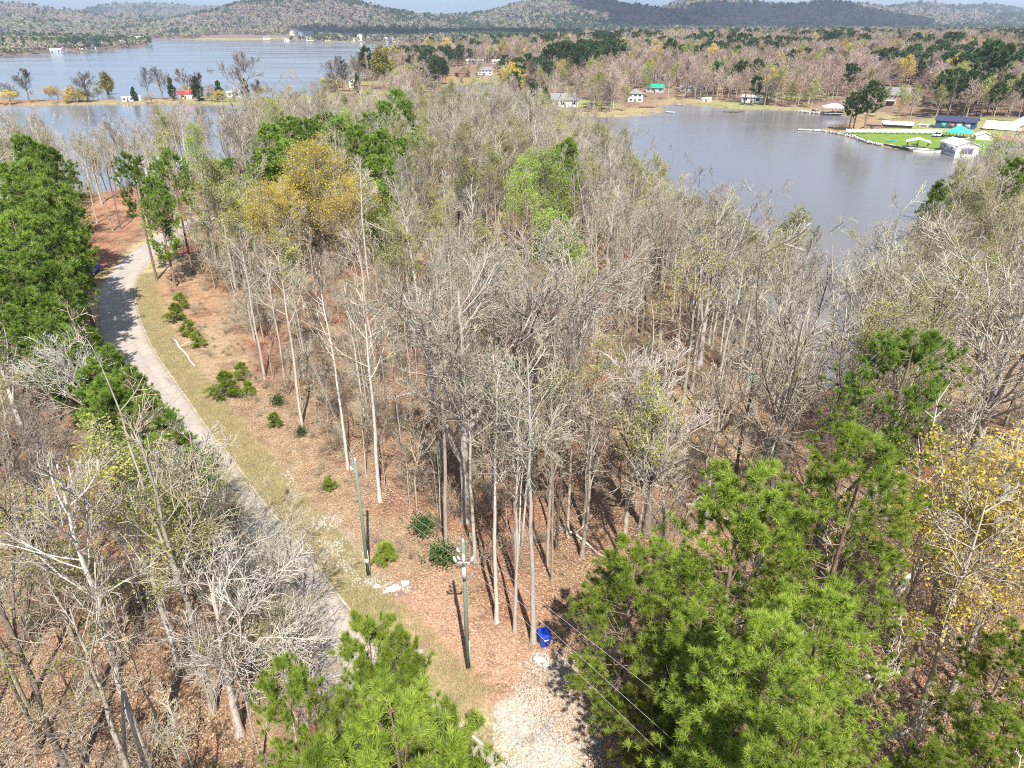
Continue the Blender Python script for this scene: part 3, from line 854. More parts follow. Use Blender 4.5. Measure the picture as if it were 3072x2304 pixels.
# ---- pines close to the drone (top pixel, height, kind)
def pines(rows, group):
    for (px, py, h, st, H0, sq, lab) in rows:
        x_, y_, z_ = under_top(px, py, h)
        s_ = h / H0
        plant('pine_tree', st, (x_, y_, z_), rng.random() * 6.28, (s_ * sq, s_ * sq, s_), lab, 'pine tree', group)
        mark(x_, y_, 2.5)
NB = 'pines near the drone'
pines([
    (2610, 1285, 20, PNEAR[0], 20, 1.0, 'tall bright green pine whose pointed top stands highest in the big pine clump'),
    (2240, 1400, 18, PNEAR[1], 18, 1.12, 'bushy green pine with blue-green tufts in the middle of the big clump'),
    (1890, 1630, 13.5, PNEAR[1], 18, 1.15, 'lower pine at the edge of the big clump next to the blue bin'),
    (2330, 1850, 17, PNEAR[0], 20, 1.0, 'broad yellow-green pine at the heart of the big clump'),
    (2490, 1760, 17, PNEAR[0], 20, 1.0, 'broad pine on the bare-wood side of the big clump'),
    (2390, 2120, 17, PNEAR[1], 18, .85, 'pine of the big clump cut off by the bottom edge of the photo'),
    (2220, 2090, 13, PNEAR[0], 20, 1.1, 'low spreading pine of the big clump beside the yellowing young pine'),
    (2080, 1800, 13, PNEAR[1], 18, 1.15, 'dense low pine between the clump edge and its broad middle trees'),
    (2260, 2300, 13, PNEAR[0], 20, 1.1, 'pine crown at the bottom of the photo under the power wires'),
], NB)
pines([(1985, 2060, 8, PYEL, 10, 1.0, 'small yellowing pine with amber needles beside the gravel patch'),
       (2010, 2230, 8, PYEL, 10, .9, 'yellowing young pine under the wires by the dark shade')], NB)
pines([
    (1180, 2080, 20, PNEAR[0], 20, .82, 'large light green pine crown at the bottom beside the pole'),
    (1075, 1850, 16.5, PNEAR[1], 18, .68, 'pine tip rising at the end of the visible road'),
    (860, 1960, 16, PNEAR[1], 18, .62, 'dark topped small pine between bare wood and the large bottom pine'),
    (1200, 1890, 16, PNEAR[1], 18, .62, 'pine tip covering the road beside the verge rock'),
    (1330, 2120, 17.5, PNEAR[1], 18, .55, 'slim pine top reaching toward the utility pole foot'),
    (960, 2230, 17.5, PNEAR[0], 20, .68, 'yellow-green pine crown at the bottom next to the bare wood'),
    (1330, 2290, 18, PNEAR[1], 18, .7, 'pine crown at the bottom beside the concrete drive corner'),
], 'pines at the bottom of the photo')
pines([
    (2760, 985, 20, PTHIN, 20, 1.05, 'lone open-crowned pine standing among bare trees before the sandy clearing'),
    (3040, 2170, 10, PNEAR[1], 18, 1.1, 'soft green pine in the bottom corner over orange ground'),
    (2830, 2240, 9, PNEAR[0], 20, 1.1, 'low pine tuft beside the thick leaning trunk'),
    (3080, 1900, 12, PNEAR[1], 18, 1.0, 'pine at the edge of the photo below the gold-leaved tree'),
    (3060, 470, 20, PMID[0], 20, 1.3, 'dark pine on the cove bank at the edge of the photo'),
    (2830, 545, 17, PMID[2], 12, 1.0, 'ragged evergreen among grey bare trees by the cove'),
    (1150, 540, 15, PMID[2], 12, .9, 'small dark pine behind the golden tree'),
    (1690, 415, 20, PMID[1], 20, .95, 'round dark pine behind the lime green tree'),
    (380, 455, 19.5, PTHIN, 20, 1.0, 'pine at the bend of the road with two thin bare stems'),
    (500, 445, 19.5, PTHIN, 20, 1.0, 'twin pine at the road bend beside the white roofed house'),
    (450, 520, 17, PMID[0], 20, .9, 'shorter full pine at the road bend'),
], None)
band = [(170, 935, 9), (262, 985, 8.5), (200, 1000, 10), (318, 1035, 9.5), (265, 1080, 9.5), (380, 1100, 9.5), (330, 1150, 9), (440, 1170, 9), (385, 1230, 8.5), (490, 1235, 8.5),
        (525, 1290, 8), (575, 1345, 7.5), (455, 1310, 7.5), (610, 1420, 6.5), (300, 1130, 9)]
words_ = ['tallest', 'second', 'dense', 'rounded', 'narrow', 'pointed', 'full', 'low', 'dark', 'shaded', 'outer', 'last tall', 'small', 'shrubby', 'inner']
for (px, py, h), wd_ in zip(band, words_):
    pines([(px, py, h, PMID[2], 12, .95 + rng.random() * .15, '%s green pine in the row along the road edge' % wd_)], 'pines lining the road')
big_l = [(60, 400, 22), (130, 430, 21), (20, 480, 21), (150, 520, 20), (110, 560, 20), (35, 640, 19), (110, 640, 18), (100, 700, 15), (90, 740, 17), (95, 800, 15),
         (20, 800, 16), (120, 860, 14), (110, 860, 13), (60, 900, 13), (-60, 560, 20), (-80, 740, 18), (150, 600, 17), (75, 480, 21), (140, 950, 12), (180, 980, 11)]
for i, (px, py, h) in enumerate(big_l):
    pines([(px, py, h, PMID[i % 2], 20, .9 + .2 * rng.random(), '%s %s pine in the dark stand %s' % (['bushy', 'slender'][i % 2], 'tall' if h > 17 else 'shorter', ['rising against the water', 'at the photo edge', 'beside the parked blue car', 'above the roadside pine row'][0 if py < 570 and px > 50 else 1 if px <= 50 else 2 if py < 830 else 3]))], 'tall pines beside the parked car')
cen = [(800, 365, 20), (860, 345, 20), (915, 350, 20), (965, 338, 20), (1010, 348, 20), (1060, 372, 20), (1105, 330, 20), (1160, 300, 20), (1185, 262, 20), (1210, 300, 20), (1110, 400, 19),
       (1170, 385, 19), (930, 420, 18), (870, 420, 18), (800, 440, 17), (770, 480, 15), (1130, 460, 17), (1240, 395, 16), (690, 470, 15), (640, 480, 14), (730, 520, 14)]
for i, (px, py, h) in enumerate(cen):
    zone_ = 'on the canal side' if px > 1080 else 'over the middle' if px > 940 else 'on the road side' if px < 780 else 'over the golden crown'
    pines([(px, py, h, PMID[i % 2], 20, 1.1 + .3 * rng.random(), '%s %s pine %s of the clump behind the golden tree' % (['dense', 'slender', 'rounded'][i % 3], 'tall' if h > 18 else 'shorter', zone_))], 'pines behind the golden tree')
for (px, py, h, lab) in [(1600, 262, 17, 'dark conical cedar standing before the pale lakeside house'), (1640, 268, 17, 'second dark cedar before the pale lakeside house'), (1535, 380, 12, 'low dark cedar beside the white shelter')]:
    x_, y_, z_ = under_top(px, py, h); plant('cedar_tree', CEDAR, (x_, y_, z_), rng.random() * 6, (h / 12 * 1.3, h / 12 * 1.3, h / 12), lab, 'cedar tree')
# ---- leafing trees
for (px, py, h, st, H0, sq, nm, lab) in [
    (935, 442, 19, GOLD, 17, 1.35, 'golden_tree', 'broad golden yellow tree before the dark pine clump'),
    (1060, 545, 15, GOLD, 17, 1.1, 'golden_tree', 'smaller mustard tree leaning from the broad golden one'),
    (810, 560, 15, GOLD, 17, 1.1, 'golden_tree', 'olive yellow tree on the road side of the broad golden one'),
    (1640, 450, 19, LIME, 20, 1.25, 'leafing_tree', 'lime green leafing tree nearest the cove'),
    (1680, 640, 18, LIME, 20, 1.25, 'leafing_tree', 'bright lime leafing tree in the middle of the bare wood'),
    (1570, 480, 18, LIME, 20, .9, 'leafing_tree', 'slim lime leafing tree beside the round dark pine'),
        (570, 375, 19, LIME, 20, .8, 'leafing_tree', 'thin lime tinged tree in front of the water beyond the road bend'),
    (1030, 330, 18, LIME, 20, .9, 'leafing_tree', 'lime tinged tree rising out of the dark pine clump'),
    (2960, 1370, 16, OGOLD, 16, 1.3, 'golden_tree', 'orange-gold leafing tree at the photo edge above the red litter'),
    (3060, 1560, 14, OGOLD, 16, 1.2, 'golden_tree', 'lower orange-gold tree with spreading bare limbs'),
    (2850, 1420, 13, OGOLD, 16, .9, 'golden_tree', 'sparse gold leafing tree beside the big pine clump'),
    (330, 1300, 17, BUD[0], 20, 1.3, 'leafing_tree', 'yellow-green budding tree spreading over the lower road row of pines'),
    (520, 1440, 15, BUD[0], 20, 1.2, 'leafing_tree', 'pale green lichen covered tree leaning over the road shade'),
    (60, 1480, 15, BUD[1], 20, 1.2, 'leafing_tree', 'budding tree with dark forked limbs at the photo edge'),
    (700, 560, 18, BUD[0], 20, 1.1, 'leafing_tree', 'olive budding tree over the road bend'),
    (860, 700, 16, BUD[0], 20, 1.1, 'leafing_tree', 'olive green budding tree below the broad golden one'),
    (1850, 1000, 10, BUD[1], 20, 1.2, 'leafing_tree', 'low olive budding tree deep in the bare wood'),
]:
    x_, y_, z_ = under_top(px, py, h); s_ = h / H0
    plant(nm, st, (x_, y_, z_), rng.random() * 6.28, (s_ * sq, s_ * sq, s_), lab, 'tree'); mark(x_, y_, 5.5 if st in (GOLD, LIME) else 2.6)
# ---- bare trees one can point at (base pixel, height)
for (px, py, h, st, H0, sq, lab) in [
    (907, 1284, 19, POLE[0], 22, 1, 'pale straight trunk rising from a dark green shrub beside the open verge'),
    (1045, 1410, 20, POLE[1], 22, 1, 'pale slim trunk just behind the first utility pole'),
    (1140, 1505, 20, POLE[0], 22, 1, 'white barked slim tree between the two utility poles'),
    (795, 1140, 18, POLE[0], 22, 1, 'white trunk at the wood edge beside the cut log'),
    (860, 1180, 18, POLE[1], 22, 1, 'pale trunk behind the bright green shrub'),
    (1600, 1930, 22, POLE[0], 22, .95, 'white barked straight tree standing beside the blue bin'),
    (1490, 1870, 21, POLE[1], 22, 1, 'thin pale tree between the second pole and the blue bin'),
    (1545, 1900, 20, POLE[1], 22, .9, 'slim grey sapling-like tree touching the tree by the bin'),
    (1340, 1650, 20, POLE[0], 22, 1, 'pale trunk just beyond the top of the second pole'),
    (1425, 1690, 21, POLE[1], 22, 1, 'straight grey trunk in the row beyond the second pole'),
    (1940, 1600, 15, OAK[0], 18, 1.15, 'spreading white limbed oak with V shaped fork behind the pine clump'),
    (1400, 1560, 21, OAK[1], 20, 1.2, 'big lichen grey tree filling the middle of the wood'),
    (1590, 1480, 21, OAK[1], 20, 1.1, 'large grey tree with a crooked upper trunk in the middle of the wood'),
    (1700, 1330, 20, OAK[1], 20, 1.1, 'broad lichened tree beyond the spreading oak'),
    (2850, 1560, 22, OAK[1], 20, 1.15, 'tall pale tree with wide limbs before the sandy clearing'),
    (292, 668, 17, POLE[0], 22, 1.0, 'grey trunk on the orange bank by the tall pine stand'), (338, 690, 17, BARE[3], 20, 1.0, 'clump trunk leaning over the orange bank'), (362, 684, 17, POLE[1], 22, 1.1, 'slim trunk at the bare bank before the road bend pines'), (305, 610, 17, BARE[1], 20, 1.1, 'forked tree at the water edge of the orange bank'), (268, 590, 16, BARE[4], 20, 1.1, 'upright tree at the water edge behind the orange bank'),
    (2339, 905, 22, BUD[0], 20, 1.3, 'tall pale green budding tree against the open cove water'),
    (2100, 1080, 20, OAK[1], 20, 1.1, 'pale wide tree standing against the cove water'),
    (2330, 960, 20, BARE[1], 20, 1.2, 'dark stemmed bare tree against the open cove water'),
    (2560, 1240, 19, OAK[1], 20, 1.0, 'grey tree at the head of the cove arm'),
    (2740, 2190, 17, POLE[0], 22, 1.1, 'thick pale trunk leaning out of the red leaf litter'),
    (2870, 2060, 18, BARE[3], 20, .9, 'forked thick trunk by the green pine in the bottom corner'),
    (2640, 1830, 18, POLE[0], 22, 1.1, 'dark stout trunk just beyond the big pine clump'),
    (450, 2330, 21, POLE[0], 22, 1.2, 'long pale slanting trunk in the roadside wood, tallest of its neighbours'),
    (640, 2130, 20, BARE[3], 20, 1.1, 'lichen green trunk slanting toward the road'),
    (705, 1980, 18, POLE[0], 22, 1.0, 'greenish slim trunk nearest the road in the lower wood'),
    (220, 2360, 19, BARE[3], 20, 1.0, 'stout white trunk at the photo corner'),
    (190, 1850, 15, OAK[0], 18, .8, 'dark forked tree over the bright rust litter'),
    (60, 1270, 13, OAK[0], 18, 1.0, 'white twisted crown below the dark pine stand'),
    (300, 1330, 11, OAK[0], 18, 1.0, 'low white spreading tree beside the row of pines'),
    (720, 2200, 12, OAK[0], 18, 1.0, 'twisted white limbed tree next to the bottom pines'),
    (430, 2420, 15, BARE[1], 20, 1.0, 'tangled pale tree at the bottom of the roadside wood'),
    (800, 1770, 7.5, BARE[1], 20, 1.3, 'low twiggy tree reaching over the shaded road edge, next to the last road pine'),
    (735, 1665, 7, BUD[1], 20, 1.4, 'small green tinged tree overhanging the shaded road edge'),
    (905, 1865, 8.5, BARE[5], 20, 1.3, 'low spreading tree over the road above the bottom pines'),
    (665, 1560, 7, BUD[0], 20, 1.4, 'small budding tree crowding the road beside the pine row end'),
    (860, 1960, 9.5, BARE[1], 20, 1.4, 'twisted low tree between road and the dark topped bottom pine'),
    (610, 1640, 9, BUD[0], 20, 1.3, 'yellow-green budded crown behind the road edge trees'),
    (560, 1700, 11, BARE[4], 20, 1.3, 'upright grey tree two rows back from the shaded road'),
    (755, 1800, 10, BARE[3], 20, 1.3, 'grey-green lichened tree beside the low twiggy road tree'),
]:
    x_, y_ = at(px, py, 0); z_ = tz(x_, y_); s_ = h / H0
    plant('bare_tree', st, (x_, y_, z_), rng.random() * 6.28, (s_ * sq, s_ * sq, s_), lab, 'bare tree'); mark(x_, y_, 2.2)

RS = [i for i in range(4, 156) if 1400 < proj(RE[i][0], RE[i][1], 0)[1] < 2000]
lab_ = ['wide low', 'crooked', 'dense twiggy', 'lichened', 'small grey', 'thin spreading']
last = None; c_ = 0
for i in RS:
    q_ = RL[i] + nl[i] * (.5 + 1.2 * rng.random())
    if last is not None and np.hypot(*(q_ - last)) < 1.7: continue
    last = q_; st = [BARE[5], BUD[1], BARE[1], BARE[5], BARE[3], BARE[1]][c_ % 6]; h = 6.5 + 2 * rng.random()
    plant('bare_tree', st, (q_[0], q_[1], tz(*q_)), rng.random() * 6.28, (h / 20 * 1.5, h / 20 * 1.5, h / 20), '%s bare tree at the very edge of the shaded road' % lab_[c_ % 6], 'bare tree', '%s bare trees at the edge of the shaded road' % lab_[c_ % 6]); mark(q_[0], q_[1], 1.0); c_ += 1
print('ROADSIDE', c_)
# ---- the rest of the wood round the drone
def in_view(x_, y_, h=18, m=260):
    out = np.zeros(len(x_), bool)
    for hh in (0, h):
        dp = y_ * cP - (hh - CAMH) * sP
        px = 1536 + FPX * x_ / dp; py = 1152 - FPX * (y_ * sP + (hh - CAMH) * cP) / dp
        out |= (px > -m) & (px < 3072 + m) & (py > -50) & (py < 2304 + m) & (dp > 4)
    return out
def dart(n, xr, yr, dmin, cond):
    X = xr[0] + rng.random(n) * (xr[1] - xr[0]); Y = yr[0] + rng.random(n) * (yr[1] - yr[0])
    k = cond(X, Y); X, Y = X[k], Y[k]
    cell = {}; keep = []
    for i in range(len(X)):
        c = (int(X[i] // dmin), int(Y[i] // dmin)); ok = True
        for a_ in (-1, 0, 1):
            for b_ in (-1, 0, 1):
                for j_ in cell.get((c[0] + a_, c[1] + b_), ()):
                    if (X[i] - X[j_]) ** 2 + (Y[i] - Y[j_]) ** 2 < dmin * dmin: ok = False
        if ok: cell.setdefault(c, []).append(i); keep.append(i)
    return X[keep], Y[keep]
clear_polys = [open_poly, P0((230, 620), (330, 560), (440, 560), (440, 720), (560, 780), (300, 840)),
               P0((1480, 2150), (1560, 1960), (1700, 1930), (1780, 2060), (1900, 2400), (1400, 2400)),
               P0((2860, 1040), (3300, 1000), (3300, 1160), (2960, 1170)),
               P8((400, 530), (400, 490), (640, 490), (660, 530))]
def wood_ok(X, Y):
    k = sdf(near_land, X, Y) > 1.5
    k &= road_dist(X, Y)[0] > ROADW / 2 + 1.8
    for c in clear_polys: k &= sdf(c, X, Y) < -.3
    k &= in_view(X, Y)
    k &= np.hypot(X, Y) > 11
    k &= ~((X > -7) & (X < 19) & (Y < 28))
    return k
X, Y = dart(22000, (-170, 190), (8, 260), 2.85, wood_ok)
edge_poly = P0((1080, 1430), (1200, 1540), (1360, 1640), (1505, 1860), (1600, 1890), (1720, 1650), (1650, 1300), (1400, 1150), (1000, 1120), (860, 1180))
Xe, Ye = dart(5000, (-30, 20), (30, 90), 1.7, lambda a, b_: wood_ok(a, b_) & (sdf(edge_poly, a, b_) > 0))
ke = sdf(edge_poly, X, Y) < 0
X, Y = np.r_[X[ke], Xe], np.r_[Y[ke], Ye]
tk = np.array(taken)
k = np.ones(len(X), bool)
for tx, ty, tr_ in taken: k &= (X - tx) ** 2 + (Y - ty) ** 2 > tr_ ** 2
# let the trees one can point at be seen: few others just in front of them
rr_, aa_ = np.hypot(X, Y), np.arctan2(X, Y)
for tx, ty, tr_ in taken:
    if tr_ < 2.5: continue
    r0_, a0_ = math.hypot(tx, ty), math.atan2(tx, ty)
    k &= ~((np.abs(aa_ - a0_) * r0_ < max(3.0, tr_)) & (rr_ < r0_) & (rr_ > r0_ - (30 if tr_ > 4 else 15)) & (rng.random(len(X)) < (.92 if tr_ > 4 else .8)))
pxx, pyy = proj(X, Y, 0)
k &= ~((pxx > 360) & (pxx < 720) & (pyy < 800) & (rng.random(len(X)) < .5))
k &= ~((pxx > 2500) & (pyy > 1500) & (rng.random(len(X)) < .5))
# thinner stocking in places so the litter shows
k &= (vnoise(X, Y, 9) > .36) | (rng.random(len(X)) < .25)
X, Y = X[k], Y[k]
Zg = terrain_z(X, Y)
order = np.argsort(np.hypot(X, Y))
n_ind = 225
looks = ['slim upright', 'forked', 'thin straight', 'leaning', 'many branched', 'wide spreading', 'budding', 'lichen spotted', 'pale barked', 'pale slender']
allst = BARE + BUD + POLE
def where_of(x_, y_):
    px, py = proj(x_, y_, 0)
    rdv, sd = road_dist([x_], [y_])
    if sd[0] > 0 and y_ < 110: return 'in the wood on the pine side of the road' if py > 1500 else 'beside the row of roadside pines'
    if px > 2350 and py > 1350: return 'over the red litter beyond the big pine clump'
    if px > 2300: return 'round the narrow arm of the cove'
    if py > 1500: return 'behind the utility poles and blue bin'
    if py > 1150: return 'in the middle of the wood between road and cove'
    if px < 1000: return 'between the road bend and the golden tree'
    return 'on the far slope of the wood toward the water'
hts = {}
for q, i in enumerate(order[:n_ind]):
    x_, y_ = X[i], Y[i]
    left = x_ < -4 and y_ < 60
    ki = int(rng.choice(10, p=[.16, .09, .15, .09, .12, .03, .12, .08, .08, .08]))
    st = allst[ki]; H0 = 22 if ki >= 8 else 20
    h = (14 + 7 * rng.random()) if rng.random() < .78 else 8 + 5 * rng.random()
    if left: h *= .85
    ed_ = sdf(edge_poly, np.array([x_]), np.array([y_]))[0] > 0
    if ed_: ki = int(rng.choice([0, 2, 4, 8, 9, 2])); st = allst[ki]; H0 = 22 if ki >= 8 else 20; s0_ = .8 if rng.random() < .6 else 1.0
    rdv = float(road_dist([x_], [y_])[0][0])
    if left and rdv < 15: h = min(h, 7 + 3 * rng.random())
    s_ = h / H0
    wr = where_of(x_, y_)
    r = plant('bare_tree', st, (x_, y_, Zg[i]), rng.random() * 6.28, (s_ * (1 + .25 * rng.random()) * (.72 if ed_ else 1),) * 2 + (s_,), '%s bare tree %s' % (looks[ki], wr), 'bare tree', '%s bare trees %s' % (looks[ki], wr))
    r.rotation_euler = (rng.normal(0, .035), rng.normal(0, .035), r.rotation_euler[2])
rest = order[n_ind:]
def as_source(nm, st):
    """far copies share one joined mesh per kind"""
    vs, fs, mi, tn, mats, off = [], [], [], [], [], 0
    for k_, me in enumerate([m for m in st if m is not None]):
        v = np.empty(len(me.vertices) * 3, np.float32); me.vertices.foreach_get('co', v); v = v.reshape(-1, 3)
        n = len(me.polygons[0].vertices)
        lv = np.empty(len(me.loops), np.int32); me.loops.foreach_get('vertex_index', lv)
        fs.append(lv.reshape(-1, n) + off); vs.append(v); mi.append(np.full(len(me.polygons), k_)); mats.append(me.materials[0])
        if 'tint' in me.attributes:
            t = np.empty(len(v), np.float32); me.attributes['tint'].data.foreach_get('value', t)
        else: t = np.full(len(v), .5)
        tn.append(t); off += len(v)
    return mesh_np(nm, np.concatenate(vs), fs, mats, np.concatenate(mi), tint=np.concatenate(tn))
srcs = [as_source('wood_tree_kind', s) for s in allst]
n = len(rest)
scatter('bare_wood', srcs, np.c_[X[rest], Y[rest], Zg[rest]], np.c_[rng.normal(0, .03, n), rng.normal(0, .03, n), rng.random(n) * 6.28],
        np.c_[np.repeat((.68 + .35 * rng.random(n))[:, None], 3, 1)] * np.array([1.1, 1.1, 1.0]),
        rng.choice(10, n, p=[.16, .11, .13, .10, .11, .05, .12, .08, .07, .07]),
        'dense bare trees of the far slope running down to the water', 'wood')
print('WOOD', len(X), 'rest', n)

# ---- undergrowth: saplings and brush nobody could count
def brush(seed, leaf=None, nl=0, H=2.6):
    rg = np.random.default_rng(seed)
    n0 = 7; k_ = 5
    P = np.zeros((n0, k_, 3)); th = rg.random(n0) * 6.28; ln = H * (.5 + .6 * rg.random(n0)); out = .25 + .45 * rg.random(n0)
    for j_ in range(k_):
        t = j_ / (k_ - 1)
        P[:, j_, 0] = np.cos(th) * out * ln * t ** 1.3; P[:, j_, 1] = np.sin(th) * out * ln * t ** 1.3; P[:, j_, 2] = ln * t * (1 - .15 * t)
    P += rg.normal(0, .05, P.shape)
    Rr = np.repeat(np.linspace(.022, .009, k_)[None], n0, 0)
    Q, Rq = children(rg, P, Rr, 7, .25, .98, lambda t, L_: L_ * .5, (.4, 1.0), 4, .2, .7, .15)
    Rq = np.maximum(Rq, .009)
    Q3, R3 = children(rg, Q, Rq, 4, .2, .98, lambda t, L_: L_ * .6, (.4, 1.0), 3, .1, .8, .15)
    V, F = join([tubes(P, Rr, 3), tubes(Q, Rq, 3), tubes(Q3, np.maximum(R3, .007), 3)])
    idx = np.zeros(sum(len(f) for f in F)); mats = [M['twig']]; t = np.full(len(V), .5)
    if leaf:
        lv = leaves(rg, Q3[:, -1], nl, .10, .12)
        F.append(lv[1] + len(V)); idx = np.r_[idx, np.ones(len(lv[1]))]; V = np.concatenate([V, lv[0]]); t = np.r_[t, lv[2]]; mats.append(M[leaf])
    return mesh_np('brush_kind', V, F, mats, idx, tint=t)
def sapling(seed, leaf=None):
    tr, cr_, tips = bare_tree(seed, H=8, r0=.06, crown0=.35, nl1=11, nl2=4, nl3=3, nl4=0, spread=.20, ang=(.4, .9), tw=1.1, wander=.3)
    V, F = join([t for t in tr] + cr_); return mesh_np('sapling_kind', V, F, [M['twig']], tint=np.full(len(V), .5))
bs_ = [brush(1), brush(2, H=3.4), brush(3, 'bud', 260), brush(4, 'broad', 300, 1.6), brush(5, H=1.4), brush(6, 'bud', 120, 3.0), sapling(7), sapling(8), sapling(9)]
X2, Y2 = dart(20000, (-110, 120), (10, 170), 1.75, lambda a_, b_: wood_ok(a_, b_))
k = (vnoise(X2, Y2, 6) > np.where(X2 < -8, .30, .45)); X2, Y2 = X2[k], Y2[k]
n = len(X2)
scatter('undergrowth', bs_, np.c_[X2, Y2, terrain_z(X2, Y2) - .05], np.c_[np.zeros((n, 2)), rng.random(n) * 6.28],
        np.repeat((.6 + .9 * rng.random(n))[:, None], 3, 1), rng.choice(9, n, p=[.13, .10, .12, .03, .14, .09, .13, .13, .13]),
        'tangled bare brush and saplings covering the wood floor', 'undergrowth')
print('BRUSH', n)
# low dry weeds in the open strip
X3, Y3 = dart(9000, (-60, 15), (14, 125), .8, lambda a_, b_: (sdf(open_poly, a_, b_) > -.5) & (road_dist(a_, b_)[0] > ROADW / 2 + 4.4) & (sdf(P0((1140, 1740), (1330, 1700), (1480, 1890), (1640, 1950), (1590, 2080), (1440, 2150), (1200, 1900)), a_, b_) < 0) & (np.hypot(a_, b_) > 24))
k = rng.random(len(X3)) < .45; X3, Y3 = X3[k], Y3[k]; n = len(X3)
scatter('weeds', [bs_[4], bs_[0]], np.c_[X3, Y3, terrain_z(X3, Y3) - .05], np.c_[np.zeros((n, 2)), rng.random(n) * 6.28],
        np.repeat((.25 + .35 * rng.random(n))[:, None], 3, 1), rng.choice(2, n), 'dry stems of weeds on the strip between verge and wood', 'weeds')
# grass tufts along the verge
def tuft(seed, m_):
    rg = np.random.default_rng(seed); n = 60
    b0 = rg.normal(0, .22, (n, 3)); b0[:, 2] = 0; d = rg.normal(0, .5, (n, 3)); d[:, 2] = 1; d /= np.linalg.norm(d, axis=1, keepdims=True)
    sd = np.cross(d, rg.normal(0, 1, (n, 3))); sd /= np.linalg.norm(sd, axis=1, keepdims=True)
    V = np.stack([b0 - sd * .010, b0 + sd * .010, b0 + d * (.10 + .14 * rg.random((n, 1)))], 1).reshape(-1, 3)
    return mesh_np('tuft_kind', V, [np.arange(n * 3).reshape(-1, 3)], [m_], tint=np.repeat(rg.random(n), 3))
M['grass'] = leafmat('verge_grass', [(0, (.40, .33, .17)), (.5, (.54, .45, .26)), (.88, (.66, .57, .37)), (1, (.30, .36, .10))], .35)
sel = rng.random(11000); tt = rng.random(11000); ww = rng.random(11000) ** 1.2 * 3.0 + .12
ri = (sel * 139).astype(int) + 6
gp = RE[ri] * (1 - tt[:, None]) + RE[np.minimum(ri + 1, 159)] * tt[:, None] - nl[ri] * ww[:, None]
k = (np.hypot(*gp.T) > 18) & (np.hypot(*gp.T) < 125); gp = gp[k]; n = len(gp)
scatter('verge_grass', [tuft(1, M['grass']), tuft(2, M['grass'])], np.c_[gp, terrain_z(gp[:, 0], gp[:, 1])], np.c_[np.zeros((n, 2)), rng.random(n) * 6.28],
        np.repeat((.6 + .8 * rng.random(n))[:, None], 3, 1), rng.choice(2, n), 'short dry yellow-green grass on the road verge', 'grass')
# young pines and shrubs on the open strip
for (px, py, s_, lab) in [(530, 965, 1.0, 'young pine shrub nearest the road bend'), (565, 1010, .9, 'young pine shrub above the cut log'), (600, 1040, .8, 'young pine shrub beside the tip of the cut log'),
                          (680, 1195, 1.2, 'bright green young pine standing alone on the verge strip'), (730, 1140, .8, 'small pine seedling above the bright one'), (1160, 1690, .7, 'small bright pine beside the utility pole rocks'),
                          (830, 1280, .6, 'tiny young pine on the brown strip'), (990, 1470, .5, 'tiny green seedling before the first pole'), (745, 1190, .7, 'low young pine with orange base'), (550, 925, .9, 'young pine nearest the bend pines')]:
    x_, y_ = at(px, py, 0); plant('young_pine', PYOUNG, (x_, y_, tz(x_, y_)), rng.random() * 6, (s_ * 1.2, s_ * 1.2, s_ * .8), lab, 'young pine')
def shrub_stock(seed):
    rg = np.random.default_rng(seed); c = rg.normal(0, 1, (160, 3)); c /= np.linalg.norm(c, axis=1, keepdims=True)
    lob = 1 + .6 * np.sin(c[:, :1] * 4 + 1) * np.cos(c[:, 1:2] * 5)
    c = c * (rg.random((160, 1)) ** .55) * lob * np.array([.95, .7, .75]) + np.array([0, 0, .75])
    v, q, t = leaves(rg, c, 900, .15, .22)
    st = np.zeros((8, 4, 3)); 
    for i_ in range(8): st[i_] = np.linspace([0, 0, 0], c[i_ * 7], 4)
    V, F = join([tubes(st, np.full((8, 4), .02), 4)])
    return mesh_np('trunk', V, F, [M['bark']]), mesh_np('foliage', v, [q], [M['broad']], tint=t)
SH = shrub_stock(5)
for (px, py, s_, lab) in [(835, 1215, .9, 'dense green shrub at the foot of the pale trunks'), (905, 1310, .7, 'dark shrub round the base of a pale trunk'), (1330, 1690, 1.3, 'dark green thicket shrub behind the second pole'),
                          (1270, 1600, 1.2, 'yellow-green shrub between the two poles'), (2080, 720, 2.2, 'olive brown evergreen shrub near the water')]:
    x_, y_ = at(px, py, 0); r = thing('evergreen_shrub', lab, 'shrub', (x_, y_, tz(x_, y_)), rng.random() * 6); r.scale = (s_,) * 3
    link('stems', SH[0], r); link('foliage', SH[1], r)

# ------------------------------------------------------------------ trees beyond the water
def far_plant(name, rows, group, cat='tree'):
    for (px, py, st, h, sq, lab) in rows:
        x_, y_, z_ = ground(px, py)
        H0 = {0: 18}.get(0)
        zz = np.empty(len(st[0].vertices) * 3, np.float32); st[0].vertices.foreach_get('co', zz); H0 = zz[2::3].max()
        s_ = h / H0
        plant(name, st, (x_, y_, z_), rng.random() * 6.28, (s_ * sq, s_ * sq, s_), lab, cat, group)
